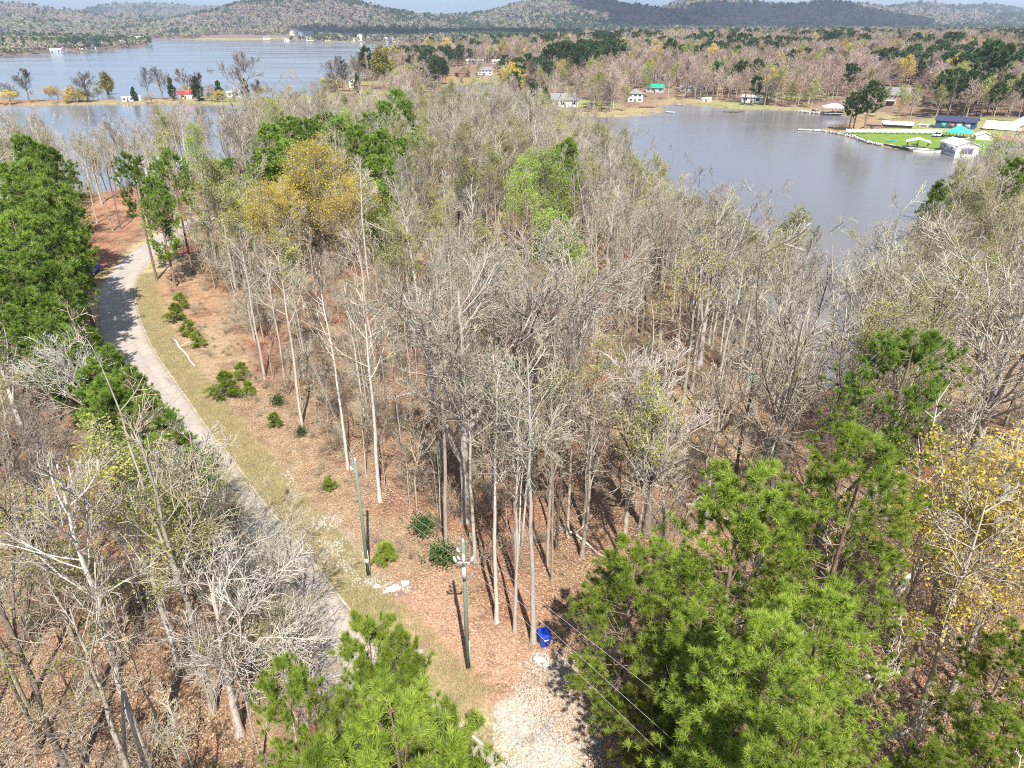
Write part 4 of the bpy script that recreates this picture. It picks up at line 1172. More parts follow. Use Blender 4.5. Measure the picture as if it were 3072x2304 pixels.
# strip of land across the lake and its head (base pixels)
far_plant('bare_tree', [(90, 308, FDARK[0], 19, 1.2, 'dark bare tree alone at the lake strip end'), (265, 305, FDARK[1], 17, 1.5, 'round twiggy tree on the lake strip beside the olive one'),
    (450, 300, FDARK[0], 19, .8, 'slim tree on the lake strip next to the white trailers'), (490, 300, FDARK[1], 19, 1.2, 'grey tree left of the narrow dark cedar'), (560, 292, FDARK[0], 19, 1.3, 'tree behind the red roofed cabin'),
    (735, 306, FDARK[1], 28, 1.15, 'tall forked tree beside the white cabin on the strip'), (775, 300, FDARK[0], 12, 1.1, 'low bare tree at the strip end'), (1030, 276, FDARK[0], 23, 1.1, 'dense bare tree on the point by the lake'), (1005, 274, FDARK[1], 20, 1.2, 'dark bare tree at the rocky tip of the point'),
    (1080, 262, FDARK[0], 24, .8, 'thin tall tree behind the tallest point pine'), (950, 325, FBARE[2], 15, 1.2, 'pinkish tree on the bare causeway'), (880, 330, FBARE[0], 14, 1.2, 'wispy tan tree on the causeway'),
    (30, 306, FDARK[1], 11, 1.3, 'low tree at the photo edge of the lake strip'), (160, 312, FBARE[2], 9, 1.5, 'low twiggy tree between the dark bare tree and the round one'), (225, 308, FBARE[0], 11, 1.3, 'twiggy tree just before the round one on the strip'),
    (600, 300, FDARK[0], 16, 1.2, 'bare tree rising behind the broad dark cedar'), (640, 298, FBARE[2], 9, 1.2, 'low tree between broad cedar and round cedar'), (820, 303, FBARE[1], 8, 1.3, 'bushy low tree on the bare causeway start'),
    (1000, 280, FDARK[1], 13, 1.3, 'low dense tree on the rocky lake point'), (1060, 275, FBARE[1], 15, 1.0, 'grey tree beside the white point house'), (1120, 300, FBARE[0], 12, 1.3, 'tan tree at the causeway head'), (1190, 310, FBARE[1], 14, 1.2, 'wide tree at the foot of the olive gold tree'), (1235, 290, FBARE[2], 16, 1.1, 'grey tree near the small gabled shed')], None)
far_plant('bare_tree', [(330, 300, FOLIVE, 17, .9, 'olive budding tree on the lake strip')], None)
far_plant('cedar_tree', [(520, 302, FPINE[2], 13, .8, 'narrow dark cedar nearest the red roofed cabin'), (596, 304, FPINE[2], 14, 1.1, 'broad dark cedar right against the red roofed cabin'), (660, 300, FPINE[2], 11, 1.1, 'low round cedar between the two cabins'),
    (742, 300, FPINE[2], 12, .8, 'dark cedar behind the tall forked tree'), (405, 303, FPINE[2], 8, 1.0, 'small cedar behind the white trailers'), (1075, 285, FPINE[2], 13, .8, 'narrow cedar on the point'), (2210, 220, FPINE[2], 17, .9, 'cedar before the far white house')], None, 'cedar tree')
far_plant('pine_tree', [(1105, 262, FPINE[1], 28, .8, 'tallest thin pine on the point'), (1035, 275, FPINE[0], 20, .7, 'slim dark pine at the lake point'), (1290, 245, FPINE[0], 24, 1.1, 'dense green pine between golden and bare trees beyond the lake point'),
    (2590, 398, FPINE[0], 21, 1.15, 'leaning pine on the shore by the long white fence'), (2545, 392, FPINE[0], 16, 1.2, 'lower pine leaning over the cove next to the leaning shore pine'), (2560, 385, FDARK[1], 19, .9, 'sparse tree beside the leaning shore pine'), (2810, 352, FPINE[0], 22, .95, 'pine standing between brick house and blue house'),
    (2920, 330, FPINE[0], 33, 1.15, 'largest pine behind the blue house'), (2970, 325, FPINE[1], 31, 1.0, 'second large pine behind the blue house')], None, 'pine tree')
far_plant('golden_tree', [(1150, 268, FOLIVE, 27, 1.0, 'broad olive gold tree on the lake point'), (1510, 170, FGOLD, 22, 1.3, 'orange gold crown beyond the dark roofed dock'), (1560, 168, FGOLD, 22, 1.1, 'yellow crown touching the orange gold one'), (1635, 150, FGOLD, 25, 1.5, 'round yellow crown against the dark hills'),
    (1620, 262, FLIME, 16, 1.0, 'lime shrubby tree above the cedars'), (1575, 258, FLIME, 12, 1.0, 'pale lime tree by the cottages'), (2060, 225, FBUD, 26, 1.1, 'mustard tall tree behind the green roofed house'), (1760, 122, FBUD, 30, 1.5, 'pale yellow crown on the horizon line')], None)
for i, (px, py) in enumerate([(1650, 262), (1680, 258), (1710, 262), (1740, 255), (1775, 262), (1800, 250), (1830, 255), (1850, 240), (1700, 240), (1760, 236), (1820, 235), (1735, 270)]):
    far_plant('pine_tree', [(px, py - 12, FPINE[i % 2], 27 + 3 * rng.random(), 1.2, 'dark pine of the long clump behind the pale lakeside houses')], 'pines behind the pale lakeside houses', 'pine tree')
for i, (px, py) in enumerate([(2190, 175), (2215, 180), (2240, 172), (2290, 140), (2320, 138), (2360, 145), (2400, 150), (2420, 142), (2480, 165), (2510, 170), (2530, 168), (2580, 178), (2690, 150), (2720, 155), (2745, 150), (2780, 160), (2840, 190), (2950, 140), (3010, 145), (3040, 150), (2150, 150), (1900, 160), (2345, 118), (2660, 140), (2900, 150), (3060, 140), (1420, 182), (1745, 205), (2005, 205)]):
    far_plant('pine_tree', [(px, py, FPINE[i % 2], 22 + 4 * rng.random(), 1.25, 'scattered dark pine crown in the wood beyond the cove')], 'pines scattered in the wood beyond the cove', 'pine tree')

# hedges and low growth along the far banks
def shore_pts(n_, lo, hi, cond):
    A = -420 + 900 * rng.random(n_); B = 330 + 330 * rng.random(n_); d = sdf(north_land, A, B); q_ = (d > lo) & (d < hi) & cond(A, B); return A[q_], B[q_]
# the wood beyond the cove: trees at the shore as themselves, the mass behind as one
YARD = [P8((1840, 352), (1840, 290), (2010, 275), (2080, 305), (2300, 318), (2290, 296), (2220, 298), (2230, 330), (2060, 330)),
        P8((2400, 345), (2460, 322), (2560, 298), (2590, 285), (2770, 285), (2800, 330), (2800, 362), (3000, 372), (3200, 380), (3200, 520), (2450, 420)),
        P8((1340, 262), (1340, 215), (1500, 200), (1600, 225), (1500, 262)), P8((1540, 345), (1560, 270), (1760, 275), (1780, 350)),
        P8((955, 290), (985, 282), (1000, 330), (600, 338), (0, 345), (0, 300), (640, 291))]
# yard trees between the cove houses
hs_ = [at(p[0], p[1], WATER) for p in [(2688, 316), (2258, 308), (1905, 306), (1966, 277), (1690, 322), (1590, 322), (2062, 274), (2115, 272), (2865, 386), (2690, 386), (2500, 342), (2948, 420), (3005, 402), (2872, 415), (1945, 326), (1388, 232), (1455, 225)]]
def yard_ok(A, B):
    k = np.zeros(len(A), bool)
    for c in YARD[:4]: k |= sdf(c, A, B) > 0
    k &= (sdf(north_land, A, B) > 7) & (sdf(lawn_poly, A, B) < -4)
    for hx, hy in hs_: k &= ~((np.abs(A - hx) < 12) & (B > hy - 34) & (B < hy + 12))
    return k
XY_, YY_ = dart(1400, (-100, 420), (330, 700), 8.5, yard_ok)
for i in range(min(60, len(XY_))):
    st = FBARE[i % 3] if rng.random() < .8 else FBUD
    plant('bare_tree', st, (XY_[i], YY_[i], tz(XY_[i], YY_[i])), rng.random() * 6.28, (.62 + .3 * rng.random()) * np.ones(3), 'bare yard tree among the houses round the far side of the cove', 'bare tree', 'yard trees round the cove houses')
def north_ok(A, B):
    k = (sdf(north_land, A, B) > 6) & in_view(A, B, 18, 120)
    k &= ~((A < at(1180, 300, WATER)[0]) & (B < 640))
    for c in YARD: k &= sdf(c, A, B) < 0
    return k
X4, Y4 = dart(60000, (-150, 1000), (330, 1000), 5.6, north_ok)
Z4 = terrain_z(X4, Y4); o4 = np.argsort(np.hypot(X4, Y4)); print('NORTH', len(X4))
X5, Y5 = dart(40000, (-200, 2600), (950, 3200), 12.0, north_ok)
Z5 = terrain_z(X5, Y5); print('NORTH2', len(X5))
fs = FBARE + [FBUD, FPINE[0], FPINE[1], FGOLD, FLIME]
fsrc = [as_source('far_kind', s) for s in fs]
XX, YY, ZZ = np.r_[X4[o4], X5], np.r_[Y4[o4], Y5], np.r_[Z4[o4], Z5]
n = len(XX); far_ = np.hypot(XX, YY) > 950
pg = sstep(.50, .66, vnoise(XX, YY, 75)) * .55 + .025
u = rng.random(n)
kind = np.where(u < pg, rng.choice([4, 5], n), rng.choice([0, 1, 2, 3, 7, 6], n, p=[.31, .29, .23, .13, .02, .02]))
sc_ = (.75 + .4 * rng.random(n)) * np.where(far_, 1.25, 1.0)
scatter('far_wood', fsrc, np.c_[XX, YY, ZZ], np.c_[np.zeros((n, 2)), rng.random(n) * 6.28], np.c_[sc_ * 1.1, sc_ * 1.1, sc_], kind,
        'mixed leafless wood with pines stretching beyond the cove houses', 'wood')

A5, B5 = shore_pts(30000, 1, 14, lambda A, B: (A < at(1180, 300, WATER)[0]) & (vnoise(A, B, 14) > .55) & (sdf(YARD[1], A, B) < 0) & (rng.random(len(A)) < .35))
n = len(A5); sc5 = .16 + .28 * rng.random(n)
scatter('bank_scrub', fsrc, np.c_[A5, B5, terrain_z(A5, B5)], np.c_[np.zeros((n, 2)), rng.random(n) * 6.28], np.c_[sc5 * 2, sc5 * 2, sc5], rng.choice([0, 1, 2, 3, 6], n),
        'low brown scrub along the strip of land in the lake', 'scrub')
print('SCRUB', n)
# wooded hills and far shores: small crowns beyond counting
def clump(seed, m_, n=26, h=11, wd=4.2, trunk=True):
    rg = np.random.default_rng(seed)
    c = rg.normal(0, 1, (n, 3)); c /= np.linalg.norm(c, axis=1, keepdims=True); c = c * (.4 + .6 * rg.random((n, 1))) * np.array([wd * .6, wd * .6, h * .34]) + np.array([0, 0, h * .62])
    v, q, t = leaves(rg, c, n * 3, 2.6, .8)
    return mesh_np('hill_kind', v, [q], [m_], tint=t)
M['hb'] = leafmat('bare_crowns_far', [(0, (.24, .185, .155)), (.5, (.42, .34, .285)), (1, (.56, .475, .40))], .45, .3)
M['hg'] = leafmat('evergreen_crowns_far', [(0, (.035, .06, .03)), (.5, (.08, .12, .05)), (1, (.15, .20, .075))], .3, .3)
M['hl'] = leafmat('budding_crowns_far', [(0, (.24, .25, .12)), (.5, (.40, .42, .20)), (1, (.54, .56, .30))], .4, .3)
hk = [clump(1, M['hb']), clump(2, M['hb'], wd=5), clump(3, M['hg'], h=15, wd=3.4), clump(4, M['hg'], h=12, wd=4.6), clump(5, M['hl'])]
nh = 150000
a_ = np.radians(-40 + 80 * rng.random(nh)); r_ = 1100 * np.exp(rng.random(nh) * math.log(9500 / 1100.))
HX, HY = np.sin(a_) * r_, np.cos(a_) * r_
HZ = terrain_z(HX, HY)
k = (HZ > -7.3) & ((sdf(far_land, HX, HY) > 4) | ((sdf(north_land, HX, HY) > 4) & (r_ > 1250))) 
k &= ~((sdf(far_land, HX, HY) < 50) & (sdf(north_land, HX, HY) < 0) & (rng.random(nh) < .55))
k &= ~((vnoise(HX, HY, 230) > .70) & (HZ < 4))
HX, HY, HZ, r_ = HX[k], HY[k], HZ[k], r_[k]; n = len(HX)
g_ = sstep(.46, .60, vnoise(HX, HY, 330) * .55 + vnoise(HX, HY, 110) * .45)
g_ = np.maximum(g_ * .7, .07) + .22 * sstep(30, 2, HZ) * (HX > -700)
u = rng.random(n)
kind = np.where(u < g_, rng.choice([2, 3], n), np.where(rng.random(n) < .16 + .2 * (vnoise(HX, HY, 500) > .55), 4, rng.choice([0, 1], n)))
sc_ = (.85 + .5 * rng.random(n)) * np.clip(r_ / 2000, 1.1, 3.6)
scatter('hill_forest', hk, np.c_[HX, HY, HZ], np.c_[np.zeros((n, 2)), rng.random(n) * 6.28], np.c_[sc_, sc_, sc_ * .9], kind,
        'hazy mixed forest covering the hills beyond the lake', 'forest')
print('HILL', n)

# ------------------------------------------------------------------ building kit
for nm, c_, r_ in [('white_paint', (.66, .65, .62), .5), ('cream_paint', (.72, .66, .52), .6), ('grey_siding', (.42, .45, .48), .6), ('blue_siding', (.05, .085, .20), .5), ('teal_metal', (.06, .38, .30), .4),
                   ('green_metal', (.02, .32, .18), .4), ('red_metal', (.50, .035, .05), .4), ('grey_shingle', (.21, .205, .20), .9), ('dark_shingle', (.12, .11, .11), .9), ('brown_shingle', (.24, .16, .12), .9),
                   ('brick_red', (.36, .13, .09), .9), ('tan_brick', (.42, .27, .18), .9), ('wood_brown', (.20, .12, .075), .8), ('grey_wood', (.34, .31, .28), .85), ('pale_wood', (.55, .50, .43), .85),
                   ('dark_glass', (.03, .035, .045), .12), ('pale_glass', (.35, .42, .48), .1), ('concrete', (.50, .48, .44), .9), ('white_metal', (.70, .70, .69), .4), ('rusty_metal', (.36, .20, .12), .7), ('navy_metal', (.05, .055, .10), .45),
                   ('bin_blue', (.012, .05, .42), .35), ('black_rubber', (.02, .02, .02), .8), ('car_blue', (.015, .07, .45), .2), ('amber', (.75, .33, .05), .3), ('pole_wood', (.17, .21, .155), .9), ('pale_rock', (.44, .41, .37), .95),
                   ('bleached_wood', (.50, .43, .36), .9), ('dark_timber', (.13, .10, .085), .9), ('opening_shade', (.12, .10, .20), .6), ('yellow_siding', (.62, .52, .28), .6), ('porcelain', (.78, .78, .75), .25), ('wire', (.45, .44, .42), .5), ('teal_plastic', (.08, .42, .42), .4), ('green_siding', (.16, .26, .18), .7)]:
    M[nm] = paint(nm, c_, r_, .10, .8)
def brickify(nm, c1, c2):
    b = MT(nm); c = b.coord()
    t = b.n('ShaderNodeTexBrick'); t.inputs['Scale'].default_value = 3.5; t.inputs['Mortar Size'].default_value = .03
    t.inputs['Color1'].default_value = (*c1, 1); t.inputs['Color2'].default_value = (*c2, 1); t.inputs['Mortar'].default_value = (.45, .40, .36, 1)
    m_ = b.n('ShaderNodeMapping'); m_.inputs['Rotation'].default_value = (math.pi / 2, 0, 0); b.L(c, m_.inputs['Vector']); b.L(m_.outputs[0], t.inputs['Vector'])
    return b.bsdf(t.outputs['Color'], .9, spec=.2)
M['brick_red'] = brickify('brick_red', (.36, .12, .08), (.28, .09, .06)); M['tan_brick'] = brickify('tan_brick', (.48, .30, .19), (.38, .22, .14))

BOXF = np.array([(0, 3, 2, 1), (4, 5, 6, 7), (0, 1, 5, 4), (1, 2, 6, 5), (2, 3, 7, 6), (3, 0, 4, 7)])
def boxv(cx, cy, cz, sx, sy, sz):
    return np.array([(cx + a * sx / 2, cy + b_ * sy / 2, cz + c_ * sz / 2) for c_ in (-1, 1) for a, b_ in ((-1, -1), (1, -1), (1, 1), (-1, 1))])
def bx(name, parent, c, s, mat):
    return link(name, mesh_np(name, boxv(*c, *s), [BOXF], [M[mat]]), parent)
def boxes(name, parent, lst, mat, **kw):
    V = np.concatenate([boxv(*c, *s) for c, s in lst]); F = np.concatenate([BOXF + 8 * i for i in range(len(lst))])
    return link(name, mesh_np(name, V, [F], [M[mat]]), parent, **kw)
def poly(name, parent, V, F, mat):
    me = bpy.data.meshes.new(name); me.from_pydata([tuple(v) for v in V], [], F); me.materials.append(M[mat]); me.update()
    return link(name, me, parent)
def slab_roof(name, parent, W, D, z, rh, mat, ov=.5, kind='gable', t=.14):
    w2, d2 = W / 2 + ov, D / 2 + ov
    dz = rh * ov / (D / 2)
    if kind == 'gable':
        V = [(-w2, -d2, z - dz), (w2, -d2, z - dz), (w2, 0, z + rh), (-w2, 0, z + rh), (w2, d2, z - dz), (-w2, d2, z - dz)]
        F = [(0, 1, 2, 3), (3, 2, 4, 5)]
    elif kind == 'front':
        dz = rh * ov / (W / 2)
        V = [(-w2, -d2, z - dz), (-w2, d2, z - dz), (0, d2, z + rh), (0, -d2, z + rh), (w2, d2, z - dz), (w2, -d2, z - dz)]
        F = [(0, 3, 2, 1), (3, 5, 4, 2)]
    else:
        k = max(0, W / 2 - D / 2)
        V = [(-w2, -d2, z - dz), (w2, -d2, z - dz), (w2, d2, z - dz), (-w2, d2, z - dz), (-k, 0, z + rh), (k, 0, z + rh)]
        F = [(0, 1, 5, 4), (1, 2, 5), (2, 3, 4, 5), (3, 0, 4)]
    n = len(V)
    V2 = V + [(a, b_, c_ - t) for a, b_, c_ in V]
    F2 = list(F) + [tuple(i + n for i in f[::-1]) for f in F]
    ed = {}
    for f in F:
        for i in range(len(f)):
            e = (f[i], f[(i + 1) % len(f)]); ed[e] = 1
    for (a, b_) in ed:
        if (b_, a) not in ed: F2.append((b_, a, a + n, b_ + n))
    return poly(name, parent, V2, F2, mat)
def walls(parent, W, D, H, rh, mat, kind):
    w2, d2 = W / 2, D / 2
    V = [(-w2, -d2, -1.5), (w2, -d2, -1.5), (w2, d2, -1.5), (-w2, d2, -1.5), (-w2, -d2, H), (w2, -d2, H), (w2, d2, H), (-w2, d2, H)]
    F = [(0, 1, 5, 4), (1, 2, 6, 5), (2, 3, 7, 6), (3, 0, 4, 7)]
    if kind == 'gable':
        V += [(-w2, 0, H + rh - .05), (w2, 0, H + rh - .05)]; F[1] = (1, 2, 6, 9, 5); F[3] = (3, 0, 4, 8, 7)
    elif kind == 'front':
        V += [(0, -d2, H + rh - .05), (0, d2, H + rh - .05)]; F[0] = (0, 1, 5, 8, 4); F[2] = (2, 3, 7, 9, 6)
    else:
        F.append((4, 5, 6, 7))
    return poly('wall', parent, V, F, mat)
def window(parent, x_, y_, z_, w_, h_, frame='white_paint', pane='dark_glass'):
    f = boxes('window', parent, [((x_, y_, z_ + h_ / 2), (w_ + .2, .12, .1)), ((x_, y_, z_ - h_ / 2), (w_ + .2, .12, .1)), ((x_ - w_ / 2, y_, z_), (.1, .12, h_)), ((x_ + w_ / 2, y_, z_), (.1, .12, h_)), ((x_, y_, z_), (.06, .10, h_))], frame)
    bx('pane', f, (x_, y_ + .03, z_), (w_, .05, h_), pane)
def face(px, py, z, yaw):
    x_, y_ = at(px, py, z) if False else (0, 0)
    return 0
def build(px, py, wpx, hpx, label, wall='white_paint', roof='grey_shingle', kind='gable', ratio=.7, yaw=0, rh=.22, win=3, stories=1, door=True, chimney=False, name='house', cat='house', lift=0., zg=None, group=None):
    if zg is None: x_, y_, z_ = ground(px, py)
    else: (x_, y_), z_ = at(px, py, zg), zg
    pm = px_per_m(x_, y_, z_)
    W = wpx / pm; H = hpx / pm * 1.0; D = W * ratio
    a0 = math.atan2(x_, y_)
    # base pixel marks the front wall: push the middle back
    x_ += math.sin(a0) * D * .45; y_ += math.cos(a0) * D * .45
    r = thing(name, label, cat, (x_, y_, z_ + lift), -a0 + R_(yaw), group)
    rhm = (D if kind != 'front' else W) * rh
    walls(r, W, D, H, rhm, wall, kind)
    rf = slab_roof('roof', r, W, D, H + .02, rhm, roof, ov=min(.6, W * .05), kind=kind)
    if chimney: bx('chimney', rf, (W * .2, D * .12, H + rhm + .2), (.8, .8, 1.4), 'brick_red')
    sh = H / stories
    for s_ in range(stories):
        for i in range(win):
            u = (i + .5) / win - .5
            if door and s_ == 0 and i == win // 2 and win > 1: continue
            window(r, u * W * .9, -D / 2 - .04, sh * (s_ + .56), min(2.2, W / win * .55), sh * .46)
    if win > 1:
        s = bx('window', r, (W / 2 + .03, 0, H * .6), (.08, 1.2, H * .3), 'white_paint'); bx('pane', s, (W / 2 + .06, 0, H * .6), (.06, 1.0, H * .24), 'dark_glass')
    if door:
        d_ = bx('door', r, (0, -D / 2 - .05, min(1.05, H * .4)), (1.0, .1, min(2.1, H * .8)), 'wood_brown')
        bx('handle', d_, (.38, -D / 2 - .12, 1.0), (.06, .06, .14), 'white_metal')
    return r, W, D, H, rhm
def posts(parent, pts, h, s=.18, mat='white_paint', name='post', z0=0):
    for (a, b_) in pts: bx(name, parent, (a, b_, z0 + h / 2), (s, s, h), mat)
def pavilion(px, py, wpx, hpx, label, roof='white_metal', post='wood_brown', ratio=.7, yaw=0, rh=.18, kind='gable', deck='concrete', lift=0, name='boat_shelter', cat='boat shelter', nx_=3, zg=-7.05, piles=0):
    (x_, y_), z_ = (at(px, py, zg), zg) if zg is not None else ((lambda g: ((g[0], g[1]), g[2]))(ground(px, py)))
    pm = px_per_m(x_, y_, z_); W = wpx / pm; H = hpx / pm; D = W * ratio; a0 = math.atan2(x_, y_)
    x_ += math.sin(a0) * D * .45; y_ += math.cos(a0) * D * .45
    r = thing(name, label, cat, (x_, y_, z_ + lift), -a0 + R_(yaw))
    bx('deck', r, (0, 0, .12), (W, D, .26), deck)
    posts(r, [(u * W * .46, v * D * .44) for u in np.linspace(-1, 1, nx_) for v in (-1, 1)], H, .2, post, z0=.25)
    slab_roof('roof', r, W, D, H + .27, D * rh if kind != 'front' else W * rh, roof, kind=kind)
    if piles: posts(r, [(u * W * .46, v * D * .44) for u in np.linspace(-1, 1, 4) for v in (-1, 1)], 2.6, .22, 'dark_timber', 'piling', -2.6)
    return r, W, D, H
def dock(pts, wd, label, mat='grey_wood', z=WATER + .7, name='dock'):
    """walkway along pixel points at deck height"""
    Q = np.array([at(p[0], p[1], z) for p in pts]); o = Q.mean(0)
    r = thing(name, label, 'dock', (o[0], o[1], z))
    for i in range(len(Q) - 1):
        a, b_ = Q[i] - o, Q[i + 1] - o; d = b_ - a; l = np.hypot(*d); d /= l; n_ = np.array([-d[1], d[0]]) * wd / 2
        V = [(*(a + n_), 0), (*(a - n_), 0), (*(b_ - n_), 0), (*(b_ + n_), 0)]; V = V + [(v[0], v[1], -.25 + i * .003) for v in V]
        poly('deck', r, V, [(0, 1, 2, 3), (7, 6, 5, 4), (0, 4, 5, 1), (1, 5, 6, 2), (2, 6, 7, 3), (3, 7, 4, 0)], mat)
        for t in np.arange(.1, l, 3.2):
            for sgn in (-.9, .9):
                q = a + d * t + n_ * sgn; bx('piling', r, (q[0], q[1], -.9), (.24, .24, 2.2), 'dark_timber')
    return r

# ------------------------------------------------------------------ cove houses
# brick house with hipped grey roof, deck at the back
r, W, D, H, rhm = build(2688, 316, 135, 30, 'long red brick house with hipped grey roof and white deck above the cove', 'brick_red', 'grey_shingle', 'hip', .55, 8, .24, 0, 1, False, chimney=True)
bx('wall', r, (W * .36, -D * .53, H * .5 - .5), (W * .24, D * .08, H + .5), 'tan_brick')
dk = bx('deck', r, (-W * .28, -D * .5 - 1.6, H * .45), (W * .42, 3.2, .2), 'white_paint')
posts(dk, [(-W * .48, -D * .5 - 3), (-W * .28, -D * .5 - 3), (-W * .08, -D * .5 - 3)], H * .45, .25)
boxes('railing', dk, [((-W * .28, -D * .5 - 3.1, H * .45 + 1), (W * .42, .08, .1))] + [((-W * .48 + i * W * .42 / 14, -D * .5 - 3.1, H * .45 + .5), (.06, .06, 1)) for i in range(15)], 'white_paint')
for i in range(5): window(r, -W * .44 + i * W * .085, -D / 2 - .05, H * .72, 1.3, 1.3)
for i in range(4): window(r, -W * .42 + i * W * .1, -D / 2 - .05, H * .2, 1.4, 1.4)
for i in range(2): window(r, W * .06 + i * W * .07, -D / 2 - .05, H * .6, 1.0, 1.2)
# white shelter over the water
pavilion(2500, 342, 62, 17, 'white roofed boat shelter standing in the cove before the brick house', 'white_metal', 'white_paint', .8, 12, .2, 'hip', 'grey_wood', 0, 'boat_shelter', 'boat shelter', 3, WATER + .6, 1)
build(2258, 308, 62, 16, 'small white cottage with flat tan roof above the shore', 'white_paint', 'pale_wood', 'gable', .6, -14, .12, 3)
build(1905, 306, 44, 24, 'white two storey lake house with pale pyramid roof and pillared porch', 'white_paint', 'grey_shingle', 'hip', .9, 0, .3, 3, 2)
pavilion(1945, 326, 46, 8, 'brown roofed open boat shelter on the lawn point', 'brown_shingle', 'white_paint', .5, -10, .12, 'gable', 'pale_wood', 0, 'boat_shelter', 'boat shelter', 4, -7.2)
build(1966, 277, 52, 14, 'house with bright green metal roof and grey walls', 'grey_siding', 'green_metal', 'gable', .55, -10, .3, 4)
build(1690, 322, 78, 22, 'large pale grey roofed house behind the bare branches by the canal', 'white_paint', 'grey_shingle', 'gable', .6, 12, .35, 4)
build(1590, 322, 60, 20, 'white gabled house next to the pale grey roofed one', 'white_paint', 'grey_shingle', 'front', .9, 15, .3, 2)
build(1652, 262, 34, 14, 'pale house with grey roof behind the lime shrubby tree', 'white_paint', 'grey_shingle', 'gable', .7, 0, .3, 2)
build(1984, 238, 46, 22, 'tall white farmhouse among bare trees behind the green roofed house', 'white_paint', 'grey_shingle', 'gable', .7, 12, .35, 3, 2, chimney=True)
build(1895, 236, 36, 10, 'long low white trailer home under the pines', 'white_paint', 'pale_wood', 'gable', .4, 0, .12, 3, name='trailer_home')
build(2062, 274, 42, 12, 'grey blue house half hidden by a round bush', 'grey_siding', 'grey_shingle', 'gable', .6, -8, .25, 3)
build(2115, 272, 32, 12, 'small grey house next to the half hidden one', 'grey_siding', 'grey_shingle', 'gable', .6, 8, .25, 2)
build(2120, 304, 26, 7, 'tiny white shed on the cove lawn', 'white_paint', 'white_metal', 'gable', .7, -10, .2, 0, name='garden_shed', cat='shed')
build(2044, 296, 22, 8, 'small brown open shed behind the shore dock', 'wood_brown', 'brown_shingle', 'gable', .7, 0, .2, 0, name='garden_shed', cat='shed')
build(2125, 240, 40, 10, 'white house far up among the cove trees', 'white_paint', 'grey_shingle', 'gable', .6, 10, .3, 2)
build(2662, 240, 22, 14, 'bright white tall shed deep in the wood', 'white_paint', 'white_metal', 'front', .8, 10, .3, 1, name='garden_shed', cat='shed')
build(2700, 236, 34, 7, 'low white trailer beside the bright shed in the wood', 'white_paint', 'grey_shingle', 'gable', .4, 0, .15, 2, name='trailer_home')
build(2520, 232, 40, 8, 'grey trailer home deep in the wood', 'grey_siding', 'grey_shingle', 'gable', .4, 5, .15, 2, name='trailer_home')
build(2570, 226, 50, 8, 'pale blue trailer home between trunks in the wood', 'grey_siding', 'white_metal', 'gable', .35, -5, .12, 3, name='trailer_home')
build(1388, 232, 36, 14, 'brown chalet style house by the dark roofed dock', 'wood_brown', 'brown_shingle', 'front', .9, 18, .45, 2, 2)
build(1455, 225, 44, 14, 'white lake house behind the dark roofed dock', 'white_paint', 'grey_shingle', 'gable', .6, 0, .3, 4, 2)
pavilion(1460, 252, 38, 12, 'dock house with maroon hipped roof and white posts', 'brown_shingle', 'white_paint', .8, 0, .35, 'hip', 'grey_wood', 0, 'dock_house', 'dock house', 5, WATER + .8, 1)
build(1315, 212, 30, 9, 'white cottage glimpsed left of the brown chalet', 'white_paint', 'grey_shingle', 'gable', .6, 0, .3, 2)
build(1425, 190, 50, 8, 'long pale building behind the brown chalet', 'white_paint', 'white_metal', 'gable', .4, 0, .2, 4)
build(1500, 192, 46, 8, 'second long pale building behind the chalet', 'cream_paint', 'white_metal', 'gable', .4, 0, .2, 3)
build(1062, 262, 34, 20, 'white house on the lake point behind the narrow cedar', 'white_paint', 'grey_shingle', 'front', .8, 10, .3, 2, 2)
build(1240, 250, 30, 10, 'small white gabled shed near the inlet', 'white_paint', 'grey_shingle', 'front', .9, 20, .35, 1, name='garden_shed', cat='shed')
build(1880, 172, 60, 10, 'white house roofs showing over the tree line', 'white_paint', 'white_metal', 'gable', .5, 0, .25, 3)
build(2750, 205, 40, 9, 'grey roofed house far back among the trees', 'white_paint', 'grey_shingle', 'gable', .5, 0, .25, 3)
# yard behind the white fence
r, W, D, H, _ = build(2865, 386, 105, 22, 'dark blue cottage with navy metal roof behind the lawn', 'blue_siding', 'navy_metal', 'gable', .5, -6, .2, 0, 1, False)
for i, (u, m_) in enumerate([(-.3, 'teal_plastic'), (-.08, 'brick_red'), (.1, 'white_paint'), (.32, 'grey_siding')]):
    bx('wall_panel', r, (u * W, -D / 2 - .06, H * .45), (W * .13, .1, H * .7), m_)
window(r, -.18 * W, -D / 2 - .08, H * .6, 1.2, 1.2); window(r, .22 * W, -D / 2 - .08, H * .6, 1.2, 1.2)
pavilion(2872, 415, 62, 16, 'open pavilion with teal green metal roof on the bright lawn', 'teal_metal', 'brick_red', .8, -12, .3, 'hip', 'concrete', 0, 'pavilion', 'pavilion', 4)
build(2948, 420, 46, 13, 'white garage with low gable at the back of the bright lawn', 'white_paint', 'white_metal', 'front', .8, 12, .18, 0, 1, False, name='garage', cat='garage', zg=-7.06)
build(3005, 402, 90, 16, 'cream roofed barn behind the white garage', 'grey_wood', 'cream_paint', 'gable', .6, -10, .32, 2, name='barn', cat='barn', zg=-7.0)
build(3075, 405, 80, 22, 'larger cream roofed barn at the edge of the photo', 'tan_brick', 'cream_paint', 'front', .9, 25, .3, 2, name='barn', cat='barn', zg=-7.0)
pavilion(3045, 448, 100, 24, 'long brown roofed boat port on tall wooden posts', 'rusty_metal', 'pale_wood', .5, -14, .12, 'gable', 'grey_wood', 0, 'boat_port', 'boat port', 6)
